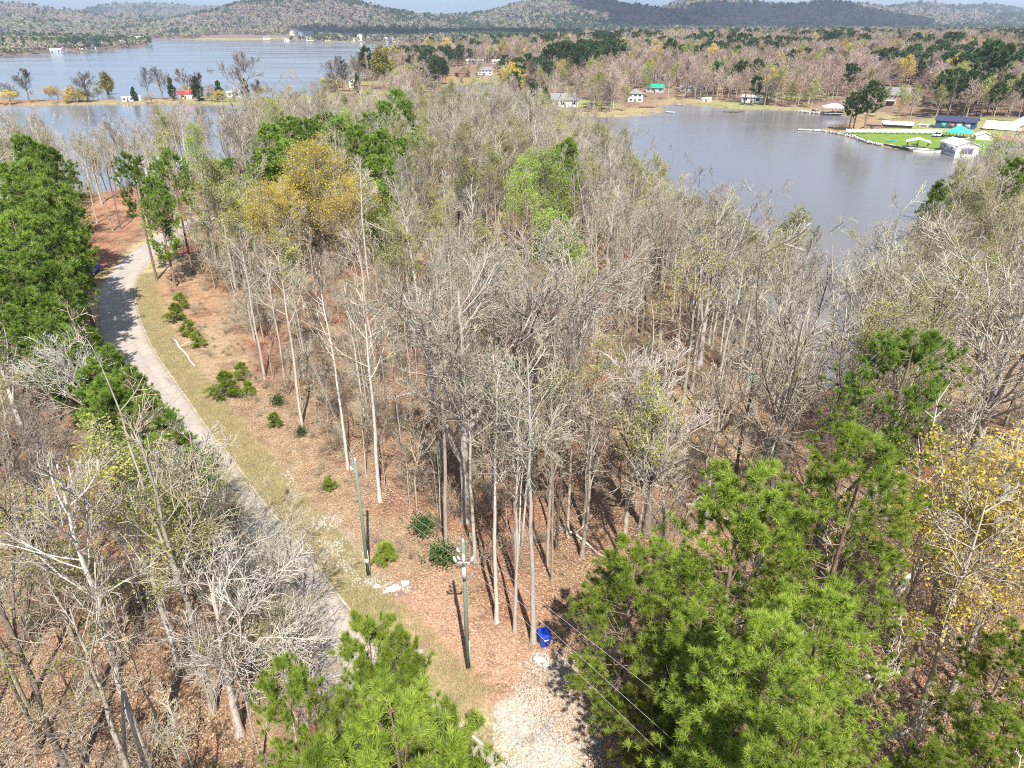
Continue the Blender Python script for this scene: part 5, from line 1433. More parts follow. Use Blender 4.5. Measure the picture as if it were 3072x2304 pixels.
build(2690, 386, 80, 13, 'white carport home with dark open bays behind the fence', 'dark_shingle', 'white_metal', 'gable', .45, -3, .18, 0, 1, False, zg=-7.0)  # solid dark walls stand in for the shade of the open bays
build(2618, 386, 44, 13, 'low red brown shed behind the fence', 'brick_red', 'brown_shingle', 'gable', .6, -6, .2, 1, name='garden_shed', cat='shed', zg=-7.0)
build(2775, 384, 34, 9, 'small white travel trailer behind the fence', 'white_paint', 'white_metal', 'gable', .4, 0, .1, 2, name='travel_trailer', cat='trailer', zg=-7.0)
# white boathouse
r, W, D, H, rhm = build(2872, 462, 66, 26, 'white boathouse with dark shaded boat opening standing on piles at the lawn edge', 'white_paint', 'white_metal', 'front', 1.5, 28, .18, 0, 1, False, name='boathouse', cat='boathouse', zg=WATER + .9)
bx('boat_opening_shade', r, (0, -D / 2 - .06, H * .38), (W * .5, .12, H * .62), 'opening_shade')  # dark panel painted as the shade inside the open boat bay
bx('side_wall', r, (-W / 2 - .05, 0, H * .5), (.1, D * .98, H * .96), 'grey_siding')
for k_ in (-.25, .2): bx('window', r, (-W / 2 - .12, k_ * D, H * .6), (.08, 1.1, .7), 'dark_glass')
posts(r, [(u * W, v * D) for u in (-.46, 0, .46) for v in (-.47, -.15, .2)], 2.2, .25, 'dark_timber', 'piling', -3.4)
pavilion(2750, 446, 60, 18, 'white roofed gazebo with black furniture on the lawn edge', 'white_metal', 'dark_timber', .6, 4, .14, 'front', 'concrete', 0, 'gazebo', 'gazebo', 3)
x_, y_ = at(2752, 440, -6.8)
t = thing('picnic_table', 'black table with benches under the white roofed gazebo', 'table', (x_, y_ + 1.5, -6.79), .1)
bx('tabletop', t, (0, 0, .75), (2.2, .9, .08), 'dark_timber'); bx('bench', t, (0, -.8, .45), (2.2, .3, .07), 'dark_timber'); bx('bench', t, (0, .8, .45), (2.2, .3, .07), 'dark_timber')
for a in (-.8, .8): bx('leg', t, (a, 0, .36), (.1, 1.8, .08), 'dark_timber'); bx('leg', t, (a, 0, .2), (.1, .1, .7), 'dark_timber')
# white fence
fa, fb = np.array(at(2537, 401, -7.05)), np.array(at(2822, 404, -7.05))
t = thing('white_fence', 'long white panel fence behind the bright green lawn', 'fence', (fa[0], fa[1], -7.05), math.atan2(*(fb - fa)[::-1]))
Lf = np.hypot(*(fb - fa)); npn = 17; pm_ = mesh_np('panel', boxv(0, 0, 1.05, Lf / npn - .18, .06, 1.9), [BOXF], [M['white_paint']]); pp_ = mesh_np('post', boxv(0, 0, 1.1, .16, .16, 2.25), [BOXF], [M['white_paint']])
for i in range(npn):
    link('panel', pm_, t, ((i + .5) * Lf / npn, 0, 0)); link('post', pp_, t, (i * Lf / npn, 0, 0))
link('post', pp_, t, (Lf, 0, 0))
# sea walls round the lawn
def wall_line(pts, label, mat, cap, h=1.0, nm='sea_wall'):
    Q = [at(p[0], p[1], WATER) for p in pts]; o = Q[0]
    r = thing(nm, label, 'sea wall', (o[0], o[1], WATER))
    for i in range(len(Q) - 1):
        a, b_ = np.array(Q[i]) - o, np.array(Q[i + 1]) - o; d = b_ - a; l = np.hypot(*d)
        n = max(1, int(l / 4.0))
        for j in range(n):
            c_ = a + d * (j + .5) / n; th = math.atan2(d[1], d[0])
            s1 = link('wall_section', mesh_np('wall_section', boxv(0, 0, h / 2 - .6, l / n - .05, .5, h + 1.2), [BOXF], [M[mat]]), r, (c_[0], c_[1], 0), th)
            link('cap', mesh_np('cap', boxv(0, 0, h + .07, l / n - .02, .8, .14), [BOXF], [M[cap]]), s1)
wall_line([(2652, 439), (2720, 451), (2738, 456)], 'dark timber sea wall with pale cap below the gazebo', 'dark_timber', 'pale_wood')
wall_line([(2738, 456), (2800, 459), (2850, 461)], 'pale concrete sea wall beside the white boathouse', 'concrete', 'white_paint')
wall_line([(2905, 466), (2962, 479), (2985, 484)], 'dark sea wall section past the white boathouse', 'dark_timber', 'pale_wood')
wall_line([(2985, 484), (3072, 490), (3150, 500)], 'pale sea wall at the photo edge below the boat port', 'concrete', 'white_paint')
def rock_mesh(seed, s=1.0):
    rg = np.random.default_rng(seed)
    me = bpy.data.meshes.new('rock')
    import bmesh
    bm = bmesh.new(); bmesh.ops.create_icosphere(bm, subdivisions=2, radius=.5)
    f = rg.normal(0, 1, 3)
    for v in bm.verts:
        n_ = v.co.normalized(); v.co *= 1 + .25 * math.sin(3.1 * n_.x + f[0]) * math.cos(2.7 * n_.y + f[1]) + rg.normal(0, .05)
        v.co.z *= .6; v.co.x *= 1.25
    bm.to_mesh(me); bm.free(); me.materials.append(M['pale_rock']); return me
RK = [rock_mesh(i) for i in range(4)]
Q = [np.array(at(*p, WATER)) for p in [(2475, 396), (2530, 406), (2570, 416), (2600, 429), (2652, 439)]]
pts = []
for i in range(len(Q) - 1):
    for t_ in rng.random(46): pts.append((*(Q[i] + (Q[i + 1] - Q[i]) * t_ + rng.normal(0, .6, 2)), WATER + .35 + rng.random() * .4))
Q = [np.array(at(*p, WATER)) for p in [(2395, 336), (2440, 340), (2490, 345), (2380, 333), (2200, 328), (2330, 332)]]
for i in range(2):
    for t_ in rng.random(40): pts.append((*(Q[i] + (Q[i + 1] - Q[i]) * t_ + rng.normal(0, .8, 2)), WATER + .3 + rng.random() * .4))
n = len(pts)
scatter('shore_rocks', RK, np.array(pts), rng.random((n, 3)) * 6, np.repeat((.5 + .6 * rng.random(n))[:, None], 3, 1), rng.integers(0, 4, n), 'rough pale rocks piled along the lawn shore', 'rocks')
# docks
dock([(2393, 387), (2440, 389), (2492, 390)], 2.2, 'long white floating dock reaching from the rocky tip', 'white_paint', WATER + .5)
dock([(2170, 332), (2200, 334), (2234, 331)], 2.4, 'dark wooden pier with red boards below the small cottage', 'wood_brown')
dock([(2030, 313), (2056, 314)], 2.0, 'short pale dock with a white chair before the brown shed')
dock([(2000, 334), (2022, 336)], 2.0, 'small white dock beside the brown roofed boat shelter', 'white_paint')
dock([(1425, 312), (1450, 310), (1480, 313)], 2.0, 'white boat dock in the middle of the canal', 'white_paint')
dock([(2905, 464), (2950, 466)], 1.6, 'timber walkway next to the white boathouse', 'pale_wood')
pavilion(1452, 306, 42, 7, 'white canopy over the canal dock', 'white_metal', 'white_paint', .5, 0, .12, 'gable', 'grey_wood', 0, 'boat_shelter', 'boat shelter', 3, WATER + .5, 1)
# boats and lawn furniture
def hull(parent, L_, B_, H_, mat, name='hull'):
    V = []; ns = 9
    for i in range(ns):
        t = i / (ns - 1); w_ = B_ / 2 * (1 - max(0, (t - .55) / .45) ** 2.2) * (.82 + .18 * min(1, t * 4)); k_ = .15 + .85 * (1 - max(0, (t - .6) / .4) ** 2)
        x_ = (t - .5) * L_
        V += [(x_, -w_, H_), (x_, -w_ * .8 * k_, .15 * H_), (x_, 0, 0 if t < .8 else H_ * (t - .8) * 2), (x_, w_ * .8 * k_, .15 * H_), (x_, w_, H_)]
    F = [(i * 5 + j, i * 5 + j + 1, (i + 1) * 5 + j + 1, (i + 1) * 5 + j) for i in range(ns - 1) for j in range(4)] + [(0, 1, 2, 3, 4)]
    F += [(i * 5, (i + 1) * 5, (i + 1) * 5 + 4, i * 5 + 4) for i in range(ns - 1)]
    return poly(name, parent, V, F, mat)
for (px, py, z, L_, yaw, m_, nm, lab) in [(2676, 424, -7.0, 4.6, 8, 'teal_plastic', 'kayak', 'turquoise kayak lying at the lawn edge'), (2450, 334, WATER + .1, 5.5, 20, 'dark_timber', 'motor_boat', 'dark boat moored under the white shelter by the brick house'),
                                          (2860, 465, WATER + .1, 5, 60, 'white_paint', 'motor_boat', 'white boat just inside the boathouse'), (3040, 462, -7.0, 6, 10, 'brick_red', 'motor_boat', 'dark red boat under the brown roofed boat port')]:
    x_, y_ = at(px, py, z); t = thing(nm, lab, nm.replace('_', ' '), (x_, y_, z), R_(yaw))
    hull(t, L_, .7 if nm == 'kayak' else 2.1, .35 if nm == 'kayak' else .9, m_)
    if nm == 'kayak': bx('cockpit', t, (0, 0, .36), (.8, .4, .04), 'black_rubber')
    else: bx('windscreen', t, (.3, 0, 1.15), (.1, 1.5, .5), 'pale_glass'); bx('seat', t, (-.6, 0, 1.0), (.6, 1.3, .4), 'white_paint'); bx('outboard_motor', t, (-L_ / 2 - .15, 0, .7), (.4, .4, 1.0), 'black_rubber')
for i, (px, py) in enumerate([(2912, 440), (2925, 442), (2938, 441), (2950, 444)]):
    x_, y_ = at(px, py, -7.04); t = thing('lawn_chair', 'white lawn chair, number %s from the boathouse' % ['one', 'two', 'three', 'four'][i], 'chair', (x_, y_, -7.04), .6 * i)
    t['label'] = ['white lawn chair nearest the white boathouse', 'white lawn chair second from the boathouse', 'white lawn chair third from the boathouse', 'white lawn chair nearest the boat port'][i]; t['group'] = 'white lawn chairs by the cove'
    bx('seat', t, (0, 0, .4), (.8, .8, .08), 'white_paint'); bx('backrest', t, (0, .4, .8), (.8, .08, .9), 'white_paint')
    for a in (-.35, .35):
        for b_ in (-.35, .35): bx('leg', t, (a, b_, .2), (.07, .07, .4), 'white_paint')

# ------------------------------------------------------------------ lake strip and point
build(557, 297, 36, 15, 'cream cabin with bright red metal roof on the lake strip', 'cream_paint', 'red_metal', 'gable', .6, 0, .35, 2, zg=-7.0)
build(702, 291, 36, 13, 'small white cabin with low roof on the lake strip', 'white_paint', 'pale_wood', 'gable', .6, -4, .18, 3, zg=-7.0)
build(384, 305, 30, 13, 'grey and white trailer home on the lake strip', 'white_paint', 'white_metal', 'gable', .4, 0, .1, 3, name='trailer_home', cat='trailer', zg=-7.2)
build(412, 303, 22, 13, 'bright white camper next to the grey trailer home', 'white_paint', 'white_metal', 'gable', .5, 0, .1, 2, name='camper', cat='camper', zg=-7.2)
build(420 + 20, 536, 70, 34, 'white roofed lake house with brown porch below the pines at the road bend', 'white_paint', 'white_metal', 'front', .9, 22, .32, 3, zg=-6.5)
build(505, 530, 60, 40, 'taller white gable of the lake house group behind the road bend pine', 'white_paint', 'white_metal', 'front', 1.0, 15, .32, 2, zg=-6.5)
build(580, 532, 66, 36, 'white roofed house on the golden tree side of the road bend pine', 'white_paint', 'white_metal', 'gable', .8, -10, .32, 3, zg=-6.5)
build(1390, 425, 56, 10, 'low white building by the canal bank', 'white_paint', 'white_metal', 'gable', .4, 5, .15, 3, name='garden_shed', cat='shed', zg=-7.2)
pavilion(1481, 408, 17, 22, 'small white shelter with tall posts by the canal', 'white_metal', 'white_paint', .8, 0, .15, 'gable', 'concrete', 0, 'boat_shelter', 'boat shelter', 2, -7.2)

# ------------------------------------------------------------------ far shore houses
fh = [(800, 120, 16), (885, 106, 26), (918, 108, 34), (930, 123, 20), (980, 124, 22), (1020, 123, 26), (1060, 124, 16), (1080, 123, 28), (1125, 118, 22), (1160, 126, 20), (1178, 128, 18), (1210, 117, 14), (1238, 125, 24),
      (1265, 128, 20), (1300, 122, 18), (1330, 116, 16), (1345, 128, 22), (1372, 122, 22), (1385, 116, 18), (1410, 127, 22), (1440, 130, 26), (1465, 124, 28), (1490, 117, 20), (1330, 80, 18), (1510, 131, 20), (1490, 130, 18), (1545, 126, 22), (1660, 124, 18), (1688, 124, 30),
      (960, 119, 14), (1100, 113, 14), (1230, 112, 16), (1360, 109, 14), (1560, 118, 18), (860, 124, 14), (1043, 117, 14)]
wl = ['white_paint', 'cream_paint', 'grey_siding', 'white_paint', 'yellow_siding', 'wood_brown', 'white_paint']
rl = ['grey_shingle', 'dark_shingle', 'white_metal', 'brown_shingle', 'grey_shingle']
fh = [(a, b, c * 1.15) for a, b, c in fh]
cn = ['white', 'cream', 'grey', 'white', 'yellow', 'brown', 'white']; rn = ['grey', 'dark', 'white', 'brown', 'grey']
for i, (px, py, wpx) in enumerate(fh):
    a, b_ = i % 7, (i * 3) % 5
    wh = 'below the hill' if px < 1100 else 'below the saddle' if px < 1400 else 'where the lake narrows'
    if py < 112: wh = 'upslope ' + wh
    build(px, py, wpx, wpx * .34, '%s lakeside house with %s roof %s on the far shore' % (cn[a], rn[b_], wh), wl[a], rl[b_], ['gable', 'front', 'hip'][i % 3], .6, rng.random() * 40 - 20, .3, 2, 1, i % 2 == 0, group='%s houses with %s roof %s on the far shore' % (cn[a], rn[b_], wh))
for (px, py, wpx, wa, ro, ki, lab) in [(264, 148, 48, 'white_paint', 'navy_metal', 'hip', 'big white house with dark blue roof on the left promontory lawn'), (348, 133, 26, 'blue_siding', 'dark_shingle', 'front', 'dark blue house on the promontory beside the orange bank'),
                                       (168, 160, 28, 'grey_siding', 'white_metal', 'gable', 'white roofed boathouse at the promontory water edge'), (418, 123, 26, 'cream_paint', 'pale_wood', 'gable', 'pale low house near the promontory tip'),
                                       (298, 118, 26, 'white_paint', 'white_metal', 'gable', 'white barn behind the big white promontory house'), (190, 151, 18, 'grey_siding', 'white_metal', 'gable', 'second small boathouse on the promontory'),
                                       (92, 128, 16, 'cream_paint', 'brown_shingle', 'front', 'tan cottage over the dark wood of the promontory')]:
    build(px, py, wpx, wpx * .32, lab, wa, ro, ki, .6, 0, .3, 3)

# ------------------------------------------------------------------ near objects
def tube_obj(name, parent, pts, radii, mat, sides=10):
    V, F = tubes(np.array([pts], float), np.array([radii], float), sides)
    n = len(pts)
    V = np.concatenate([V, [pts[0], pts[-1]]]); c0, c1 = n * sides, n * sides + 1
    T = [(c0, (i + 1) % sides, i) for i in range(sides)] + [(c1, (n - 1) * sides + i, (n - 1) * sides + (i + 1) % sides) for i in range(sides)]
    return link(name, mesh_np(name, V, [F, np.array(T)], [M[mat]], smooth=False), parent)
def utility_pole(px, py, h, label, hardware):
    x_, y_ = at(px, py, 0); z_ = tz(x_, y_)
    r = thing('utility_pole', label, 'utility pole', (x_, y_, z_))
    tube_obj('shaft', r, [(0, 0, -.5), (0, 0, h * .5), (0, 0, h)], [.145, .12, .10], 'pole_wood', 12)
    for i, zz in enumerate([h - .08, h - .75, h - 1.3][: 3 if hardware else 2]):
        ins = tube_obj('insulator', r, [(0 if i == 0 else -.2, 0, zz), (0 if i == 0 else -.32, 0, zz + .12), (0 if i == 0 else -.34, 0, zz + .26)], [.05, .085, .04], 'porcelain', 8)
    tube_obj('ground_wire_guard', r, [(.15, -.08, 0), (.14, -.08, 2.4)], [.03, .03], 'wire', 6)
    if hardware:
        br = boxes('bracket', r, [((0, -.05, h - 1.5), (.9, .08, .08)), ((0, -.16, h - 1.2), (.12, .1, .8))], 'white_metal')
        for a in (-.42, .42):
            cu = tube_obj('fuse_cutout', r, [(a, -.12, h - 1.45), (a * 1.15, -.2, h - 1.15), (a * 1.3, -.25, h - .9)], [.07, .09, .05], 'porcelain', 8)
        boxes('meter_box', r, [((0, -.2, h - 2.2), (.22, .14, .9))], 'concrete')
    else:
        boxes('meter_box', r, [((.02, -.19, 1.5), (.25, .14, .4))], 'concrete')
    return x_, y_, z_ + h
p1 = utility_pole(1106, 1727, 10, 'weathered green utility pole nearest the road verge', False)
p2 = utility_pole(1404, 2003, 10, 'greenish utility pole with white insulators standing on the brown leaf patch', True)
def sag(a, b_, s, n=24):
    t = np.linspace(0, 1, n)[:, None]; P = np.array(a) * (1 - t) + np.array(b_) * t; P[:, 2] -= 4 * s * (t * (1 - t))[:, 0]; return P
far0 = (p1[0] - 26.5, p1[1] + 60, 9.6)
ends = []
for i, (pxe, zz) in enumerate([(2204, 10.1), (2090, 9.35), (2031, 8.6)]):
    d = ray(pxe, 2304); t = (9.0 - i * .35 - CAMH) / d[2]; e = np.array([d[0] * t, d[1] * t, 9.0 - i * .35])
    a = np.array([p2[0], p2[1], zz]); end = a + (e - a) * 2.6; end[2] = zz
    tag_ = ['topmost', 'middle', 'lowest'][i]
    for (A, B, lab) in [(a, end, '%s power wire running from the near pole past the pine clump' % tag_), ((p1[0], p1[1], zz), a, '%s wire strung between the two utility poles' % tag_), ((far0[0] + i, far0[1], zz), (p1[0], p1[1], zz), '%s wire crossing over the road to the bend' % tag_)]:
        P = sag(A, B, .35)
        o = tube_obj('power_wire', None, P, np.full(len(P), .007), 'wire', 5); o['label'] = lab; o['category'] = 'wire'; o['group'] = 'power wires'
# far pole the wires run to, half hidden by the pines
x_, y_ = far0[0], far0[1]
r = thing('utility_pole', 'utility pole hidden among the pines beyond the road bend', 'utility pole', (x_, y_, tz(x_, y_)))
tube_obj('shaft', r, [(0, 0, -.5), (0, 0, 10.2)], [.17, .12], 'pole_wood', 10); tube_obj('insulator', r, [(0, 0, 10.1), (0, 0, 10.4)], [.05, .05], 'porcelain', 8)

# blue wheeled bin
x_, y_ = at(1632, 1936, 0)
r = thing('wheeled_bin', 'blue wheeled refuse bin beside the white barked tree', 'bin', (x_, y_, tz(x_, y_)), .35)
V = [(-.27, -.3, .08), (.27, -.3, .08), (.27, .24, .08), (-.27, .24, .08), (-.36, -.40, 1.0), (.36, -.40, 1.0), (.36, .36, 1.0), (-.36, .36, 1.0)]
poly('body', r, V, [(0, 3, 2, 1), (4, 5, 6, 7), (0, 1, 5, 4), (1, 2, 6, 5), (2, 3, 7, 6), (3, 0, 4, 7)], 'bin_blue')
V = [(-.39, -.44, 1.0), (.39, -.44, 1.0), (.39, .40, 1.0), (-.39, .40, 1.0), (-.36, -.38, 1.06), (.36, -.38, 1.06), (.36, .36, 1.12), (-.36, .36, 1.12), (-.2, -.2, 1.12), (.2, -.2, 1.12), (.2, .22, 1.16), (-.2, .22, 1.16)]
poly('lid', r, V, [(0, 3, 2, 1), (0, 1, 5, 4), (1, 2, 6, 5), (2, 3, 7, 6), (3, 0, 4, 7), (4, 5, 9, 8), (5, 6, 10, 9), (6, 7, 11, 10), (7, 4, 8, 11), (8, 9, 10, 11)], 'bin_blue')
tube_obj('handle', r, [(-.3, .45, 1.0), (.3, .45, 1.0)], [.03, .03], 'bin_blue', 8)
for a in (-.3, .3): tube_obj('wheel', r, [(a - .04, .3, .14), (a + .04, .3, .14)], [.14, .14], 'black_rubber', 14)
boxes('label_plate', r, [((0, -.372, .68), (.3, .02, .1))], 'white_metal')

# blue car nosing out from under the pines
x_, y_ = at(262, 828, 0)
r = thing('parked_car', 'blue car with pale roof parked under the tall pines by the bend', 'car', (x_, y_ + 1.2, tz(x_, y_)), R_(8))
def loft(name, parent, secs, mat):
    V = []; F = []
    for (yy, w_, z0, z1, c_) in secs:
        V += [(-w_ + c_, yy, z0), (w_ - c_, yy, z0), (w_, yy, z0 + c_), (w_, yy, z1 - c_ * 1.4), (w_ - c_ * 1.6, yy, z1), (-w_ + c_ * 1.6, yy, z1), (-w_, yy, z1 - c_ * 1.4), (-w_, yy, z0 + c_)]
    for i in range(len(secs) - 1):
        for j in range(8): F.append((i * 8 + j, i * 8 + (j + 1) % 8, (i + 1) * 8 + (j + 1) % 8, (i + 1) * 8 + j))
    F += [tuple(range(7, -1, -1)), tuple(range((len(secs) - 1) * 8, len(secs) * 8))]
    return poly(name, parent, V, F, mat)
loft('body', r, [(-2.2, .70, .35, .68, .06), (-2.05, .84, .28, .80, .08), (-1.2, .90, .25, .95, .09), (-.7, .91, .25, 1.0, .09), (1.5, .91, .25, 1.02, .09), (2.1, .86, .3, .98, .09), (2.25, .76, .38, .85, .07)], 'car_blue')
loft('cabin', r, [(-.85, .74, .96, 1.0, .02), (-.25, .68, .96, 1.42, .09), (.3, .68, .96, 1.46, .09), (1.2, .67, .96, 1.42, .09), (1.9, .72, .96, 1.05, .03)], 'pale_glass')
loft('roof', r, [(-.2, .60, 1.42, 1.475, .02), (.4, .60, 1.44, 1.50, .02), (1.15, .60, 1.42, 1.475, .02)], 'white_metal')
bx('windscreen', r, (0, -.58, 1.22), (1.2, .03, .02), 'pale_glass')
bx('bumper', r, (0, -2.22, .45), (1.3, .12, .18), 'amber')
for a in (-.6, .6): bx('headlight', r, (a, -2.15, .70), (.3, .16, .14), 'amber')
for a in (-.86, .86):
    for b_ in (-1.35, 1.4):
        wh = tube_obj('wheel', r, [(a - .1, b_, .33), (a + .1, b_, .33)], [.33, .33], 'black_rubber', 16); tube_obj('rim', wh, [(a - .11, b_, .33), (a + .11, b_, .33)], [.19, .19], 'white_metal', 12)
for a in (-1.0, 1.0): bx('side_mirror', r, (a, -.5, 1.05), (.16, .1, .12), 'car_blue')
# small vehicles across the cove
def far_vehicle(px, py, yaw, m_, label, nm='pickup_truck', cat='truck', zg=-7.04):
    x_, y_ = at(px, py, zg); r = thing(nm, label, cat, (x_, y_, zg), R_(yaw))
    loft('body', r, [(-2.6, .8, .45, .95, .08), (-1.0, .95, .4, 1.05, .08), (2.6, .95, .4, 1.05, .08)], m_)
    loft('cabin', r, [(-1.1, .8, 1.0, 1.1, .02), (-.5, .75, 1.0, 1.75, .08), (.7, .75, 1.0, 1.75, .08), (.95, .8, 1.0, 1.1, .02)], 'dark_glass')
    loft('roof', r, [(-.45, .7, 1.75, 1.82, .02), (.65, .7, 1.75, 1.82, .02)], m_)
    for a in (-.9, .9):
        for b_ in (-1.7, 1.7): tube_obj('wheel', r, [(a - .12, b_, .38), (a + .12, b_, .38)], [.38, .38], 'black_rubber', 12)
far_vehicle(2812, 410, -70, 'white_paint', 'white pickup truck parked at the end of the white fence')
far_vehicle(2660, 383, 85, 'white_paint', 'pale car parked under the white carport behind the fence', 'parked_car', 'car', -7.0)
far_vehicle(2700, 383, 85, 'dark_shingle', 'dark car in the carport bay behind the fence', 'parked_car', 'car', -7.0)

# logs and fallen trunks
def log(pa, pb, rad, label, mat='bleached_wood', stub=True, z=0.0):
    a = np.array([*at(*pa, z), 0.]); b_ = np.array([*at(*pb, z), 0.]); a[2] = tz(a[0], a[1]) + rad; b_[2] = tz(b_[0], b_[1]) + rad * .8
    r = thing('fallen_log', label, 'log', tuple(a - [0, 0, rad]))
    P = [(b_ - a) * t + rng.normal(0, rad * 1.1, 3) * np.array([1, 1, .3]) * (0 < t < 1) + np.array([0, 0, rad]) for t in np.linspace(0, 1, 7)]
    tube_obj('log_stem', r, P, list(np.linspace(rad, rad * .55, 7)), mat, 10)
    if stub: tube_obj('branch', r, [P[2], P[2] + np.array([.7, .3, .5]), P[2] + np.array([1.5, .9, .6])], [rad * .5, rad * .35, rad * .15], mat, 7)
log((518, 1020), (586, 1102), .17, 'bleached fallen log lying on the grassy verge strip')
log((2600, 1850), (2780, 1700), .30, 'big pale fallen trunk on the red litter beyond the pine clump')
log((2575, 2052), (2735, 2012), .16, 'short pale log on the dark litter beside the pine clump')
log((1670, 1568), (1830, 1680), .12, 'slim bleached branch caught before the pine clump')
log((2660, 2220), (2760, 2180), .12, 'broken pale log in the bottom litter', stub=False)
log((2030, 1500), (2200, 1560), .14, 'fallen grey trunk near the straw coloured glade')
log((1150, 1210), (1290, 1180), .12, 'thin fallen trunk in the middle of the brown wood', 'grey_wood')
# rocks
for i, (px, py, s_, lab) in enumerate([(1130, 1762, .8, 'flat pale rock nearest the verge by the first pole'), (1178, 1768, 1.1, 'largest pale rock at the drain end'), (1215, 1752, .9, 'pointed pale rock on the pine side of the drain'), (1158, 1778, .6, 'small pale rock between the larger drain rocks'),
                                       (1258, 1962, .95, 'single white rock on the leafy verge before the bottom pine'), (1618, 1982, 1.0, 'white stone at the head of the gravel patch'), (1783, 2192, .5, 'grey stone on the red ground beside the gravel'), (1785, 2230, .5, 'second pale stone on the red ground beside the gravel'), (1244, 1990, .5, 'small white stone below the single verge rock')]):
    x_, y_ = at(px, py, 0); o = link('rock', RK[i % 4], None, (x_, y_, tz(x_, y_) + .1), i * 1.3, label=lab, category='rock'); o.scale = (s_ * .62, s_ * .62, s_ * .5)
pp = []
for (cx, cy, sx, sy, n) in [(965, 1575, 34, 22, 120), (1000, 1640, 34, 34, 150), (1045, 1700, 26, 26, 110), (1110, 1745, 40, 16, 110), (1180, 1765, 40, 12, 80), (870, 1440, 20, 26, 40), (1630, 1990, 22, 22, 50)]:
    for _ in range(n):
        x_, y_ = at(cx + rng.normal(0, sx * .55), cy + rng.normal(0, sy * .55), 0); pp.append((x_, y_, 0.03))
n = len(pp); pp = np.array(pp); pp[:, 2] = terrain_z(pp[:, 0], pp[:, 1]) + .02
scatter('riprap', RK, pp, rng.random((n, 3)) * 6, np.repeat((.08 + .15 * rng.random(n))[:, None], 3, 1), rng.integers(0, 4, n), 'small pale drainage stones between verge and first pole', 'stones')
gp = []
while len(gp) < 2600:
    x_, y_ = at(1480 + rng.random() * 330, 1950 + rng.random() * 420, 0)
    if sdf(P0((1480, 2150), (1560, 2060), (1610, 1960), (1700, 1960), (1760, 2060), (1800, 2180), (1790, 2340), (1560, 2400)), np.array([x_]), np.array([y_]))[0] > -.4 and vnoise(np.array([x_]), np.array([y_]), .9)[0] > .35: gp.append((x_, y_, .01))
gp = np.array(gp); gp[:, 2] = terrain_z(gp[:, 0], gp[:, 1]) + .01; n = len(gp)
scatter('gravel', RK, gp, rng.random((n, 3)) * 6, np.repeat((.05 + .10 * rng.random(n))[:, None], 3, 1), rng.integers(0, 4, n), 'pale gravel spread at the drive entrance', 'gravel')
# leaf litter in real pieces near the drone
lv = []
v_, q_, t_ = leaves(np.random.default_rng(3), np.zeros((1, 3)), 26, .13, .35)
v_[:, 2] = np.abs(v_[:, 2]) * .12 + .01
M['litter'] = leafmat('fallen_leaves', [(0, (.14, .075, .045)), (.35, (.30, .18, .11)), (.7, (.48, .34, .22)), (1, (.66, .54, .40))], .1, .3)
lm = mesh_np('litter_kind', v_, [q_], [M['litter']], tint=rng.random(len(v_)))
LX = -32 + 66 * rng.random(17000); LY = 22 + 50 * rng.random(17000) ** 1.2
k = (sdf(near_land, LX, LY) > 2) & (road_dist(LX, LY)[0] > ROADW / 2 + 3.6) & in_view(LX, LY, 0, 40)
LX, LY = LX[k], LY[k]; n = len(LX)
scatter('fallen_leaves', [lm], np.c_[LX, LY, terrain_z(LX, LY)], np.c_[np.zeros((n, 2)), rng.random(n) * 6.28], np.repeat((.8 + .8 * rng.random(n))[:, None], 3, 1), np.zeros(n), 'rust brown fallen leaves on the wood floor', 'leaves')
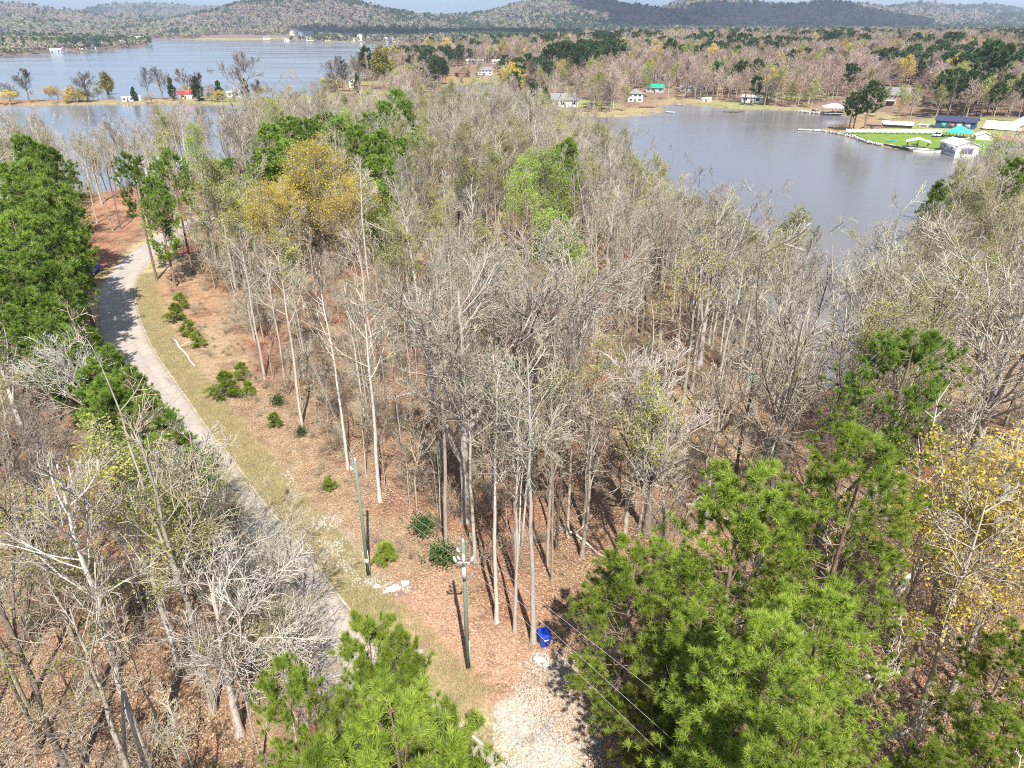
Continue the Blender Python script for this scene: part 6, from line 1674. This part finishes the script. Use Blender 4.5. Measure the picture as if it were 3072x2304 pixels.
# containers seen through the branches
for (px, py, m_, lab) in [(2255, 1088, 'teal_plastic', 'teal barrel among the trees near the cove arm'), (2318, 1175, 'white_paint', 'white barrel beside the trees above the straw glade'), (2362, 1158, 'porcelain', 'second white barrel further from the pine clump')]:
    x_, y_ = at(px, py, 0); z_ = tz(x_, y_); r = thing('barrel', lab, 'barrel', (x_, y_, z_))
    tube_obj('body', r, [(0, 0, 0), (0, 0, .3), (0, 0, .6), (0, 0, .9)], [.30, .36, .36, .30], m_, 14); tube_obj('lid', r, [(0, 0, .9), (0, 0, .96)], [.31, .31], m_, 14)

# ------------------------------------------------------------------ air
hz = MT('haze'); 
pv_ = hz.n('ShaderNodeVolumePrincipled'); pv_.inputs['Color'].default_value = (.72, .84, 1, 1); pv_.inputs['Density'].default_value = 0.00011; pv_.inputs['Anisotropy'].default_value = .2
hz.L(pv_.outputs[0], hz.out.inputs['Volume'])
o = link('haze', mesh_np('haze', boxv(0, 0, 150, 27800, 27800, 334), [BOXF], [hz.m]), kind='stuff', label='thin blue air over the lake and hills', category='haze')

# ------------------------------------------------------------------ clouds over the valley (they throw the shade on the lower hills)
M['cloud'] = paint('cloud_white', (.85, .86, .88), 1.0, .05, .002)
def cloud(cx, cy, cz, L_, W_, seed, label):
    rg = np.random.default_rng(seed); import bmesh
    V, F, off = [], [], 0
    base = bmesh.new(); bmesh.ops.create_icosphere(base, subdivisions=2, radius=1)
    bv = np.array([v.co[:] for v in base.verts]); bf = np.array([[v.index for v in f.verts] for f in base.faces]); base.free()
    for i in range(26):
        t = rg.random(2) * 2 - 1; k_ = 1 - .5 * (t[0] ** 2 + t[1] ** 2)
        s_ = np.array([L_ * .2, W_ * .3, 95]) * (.6 + .6 * rg.random()) * max(.35, k_)
        v = bv * (1 + .16 * np.sin(bv[:, [1, 2, 0]] * 6 + i)) * s_ + np.array([t[0] * L_ * .42, t[1] * W_ * .42, s_[2] * .35])
        v[:, 2] = np.maximum(v[:, 2], -12); V.append(v); F.append(bf + off); off += len(bv)
    link('cloud', mesh_np('cloud', np.concatenate(V), [np.concatenate(F)], [M['cloud']], smooth=True), None, (cx, cy, cz), kind='structure')
cloud(150, 1880, 900, 1500, 620, 1, '')
cloud(1450, 3150, 950, 2300, 1150, 2, '')
cloud(-2500, 3900, 950, 2000, 900, 3, '')
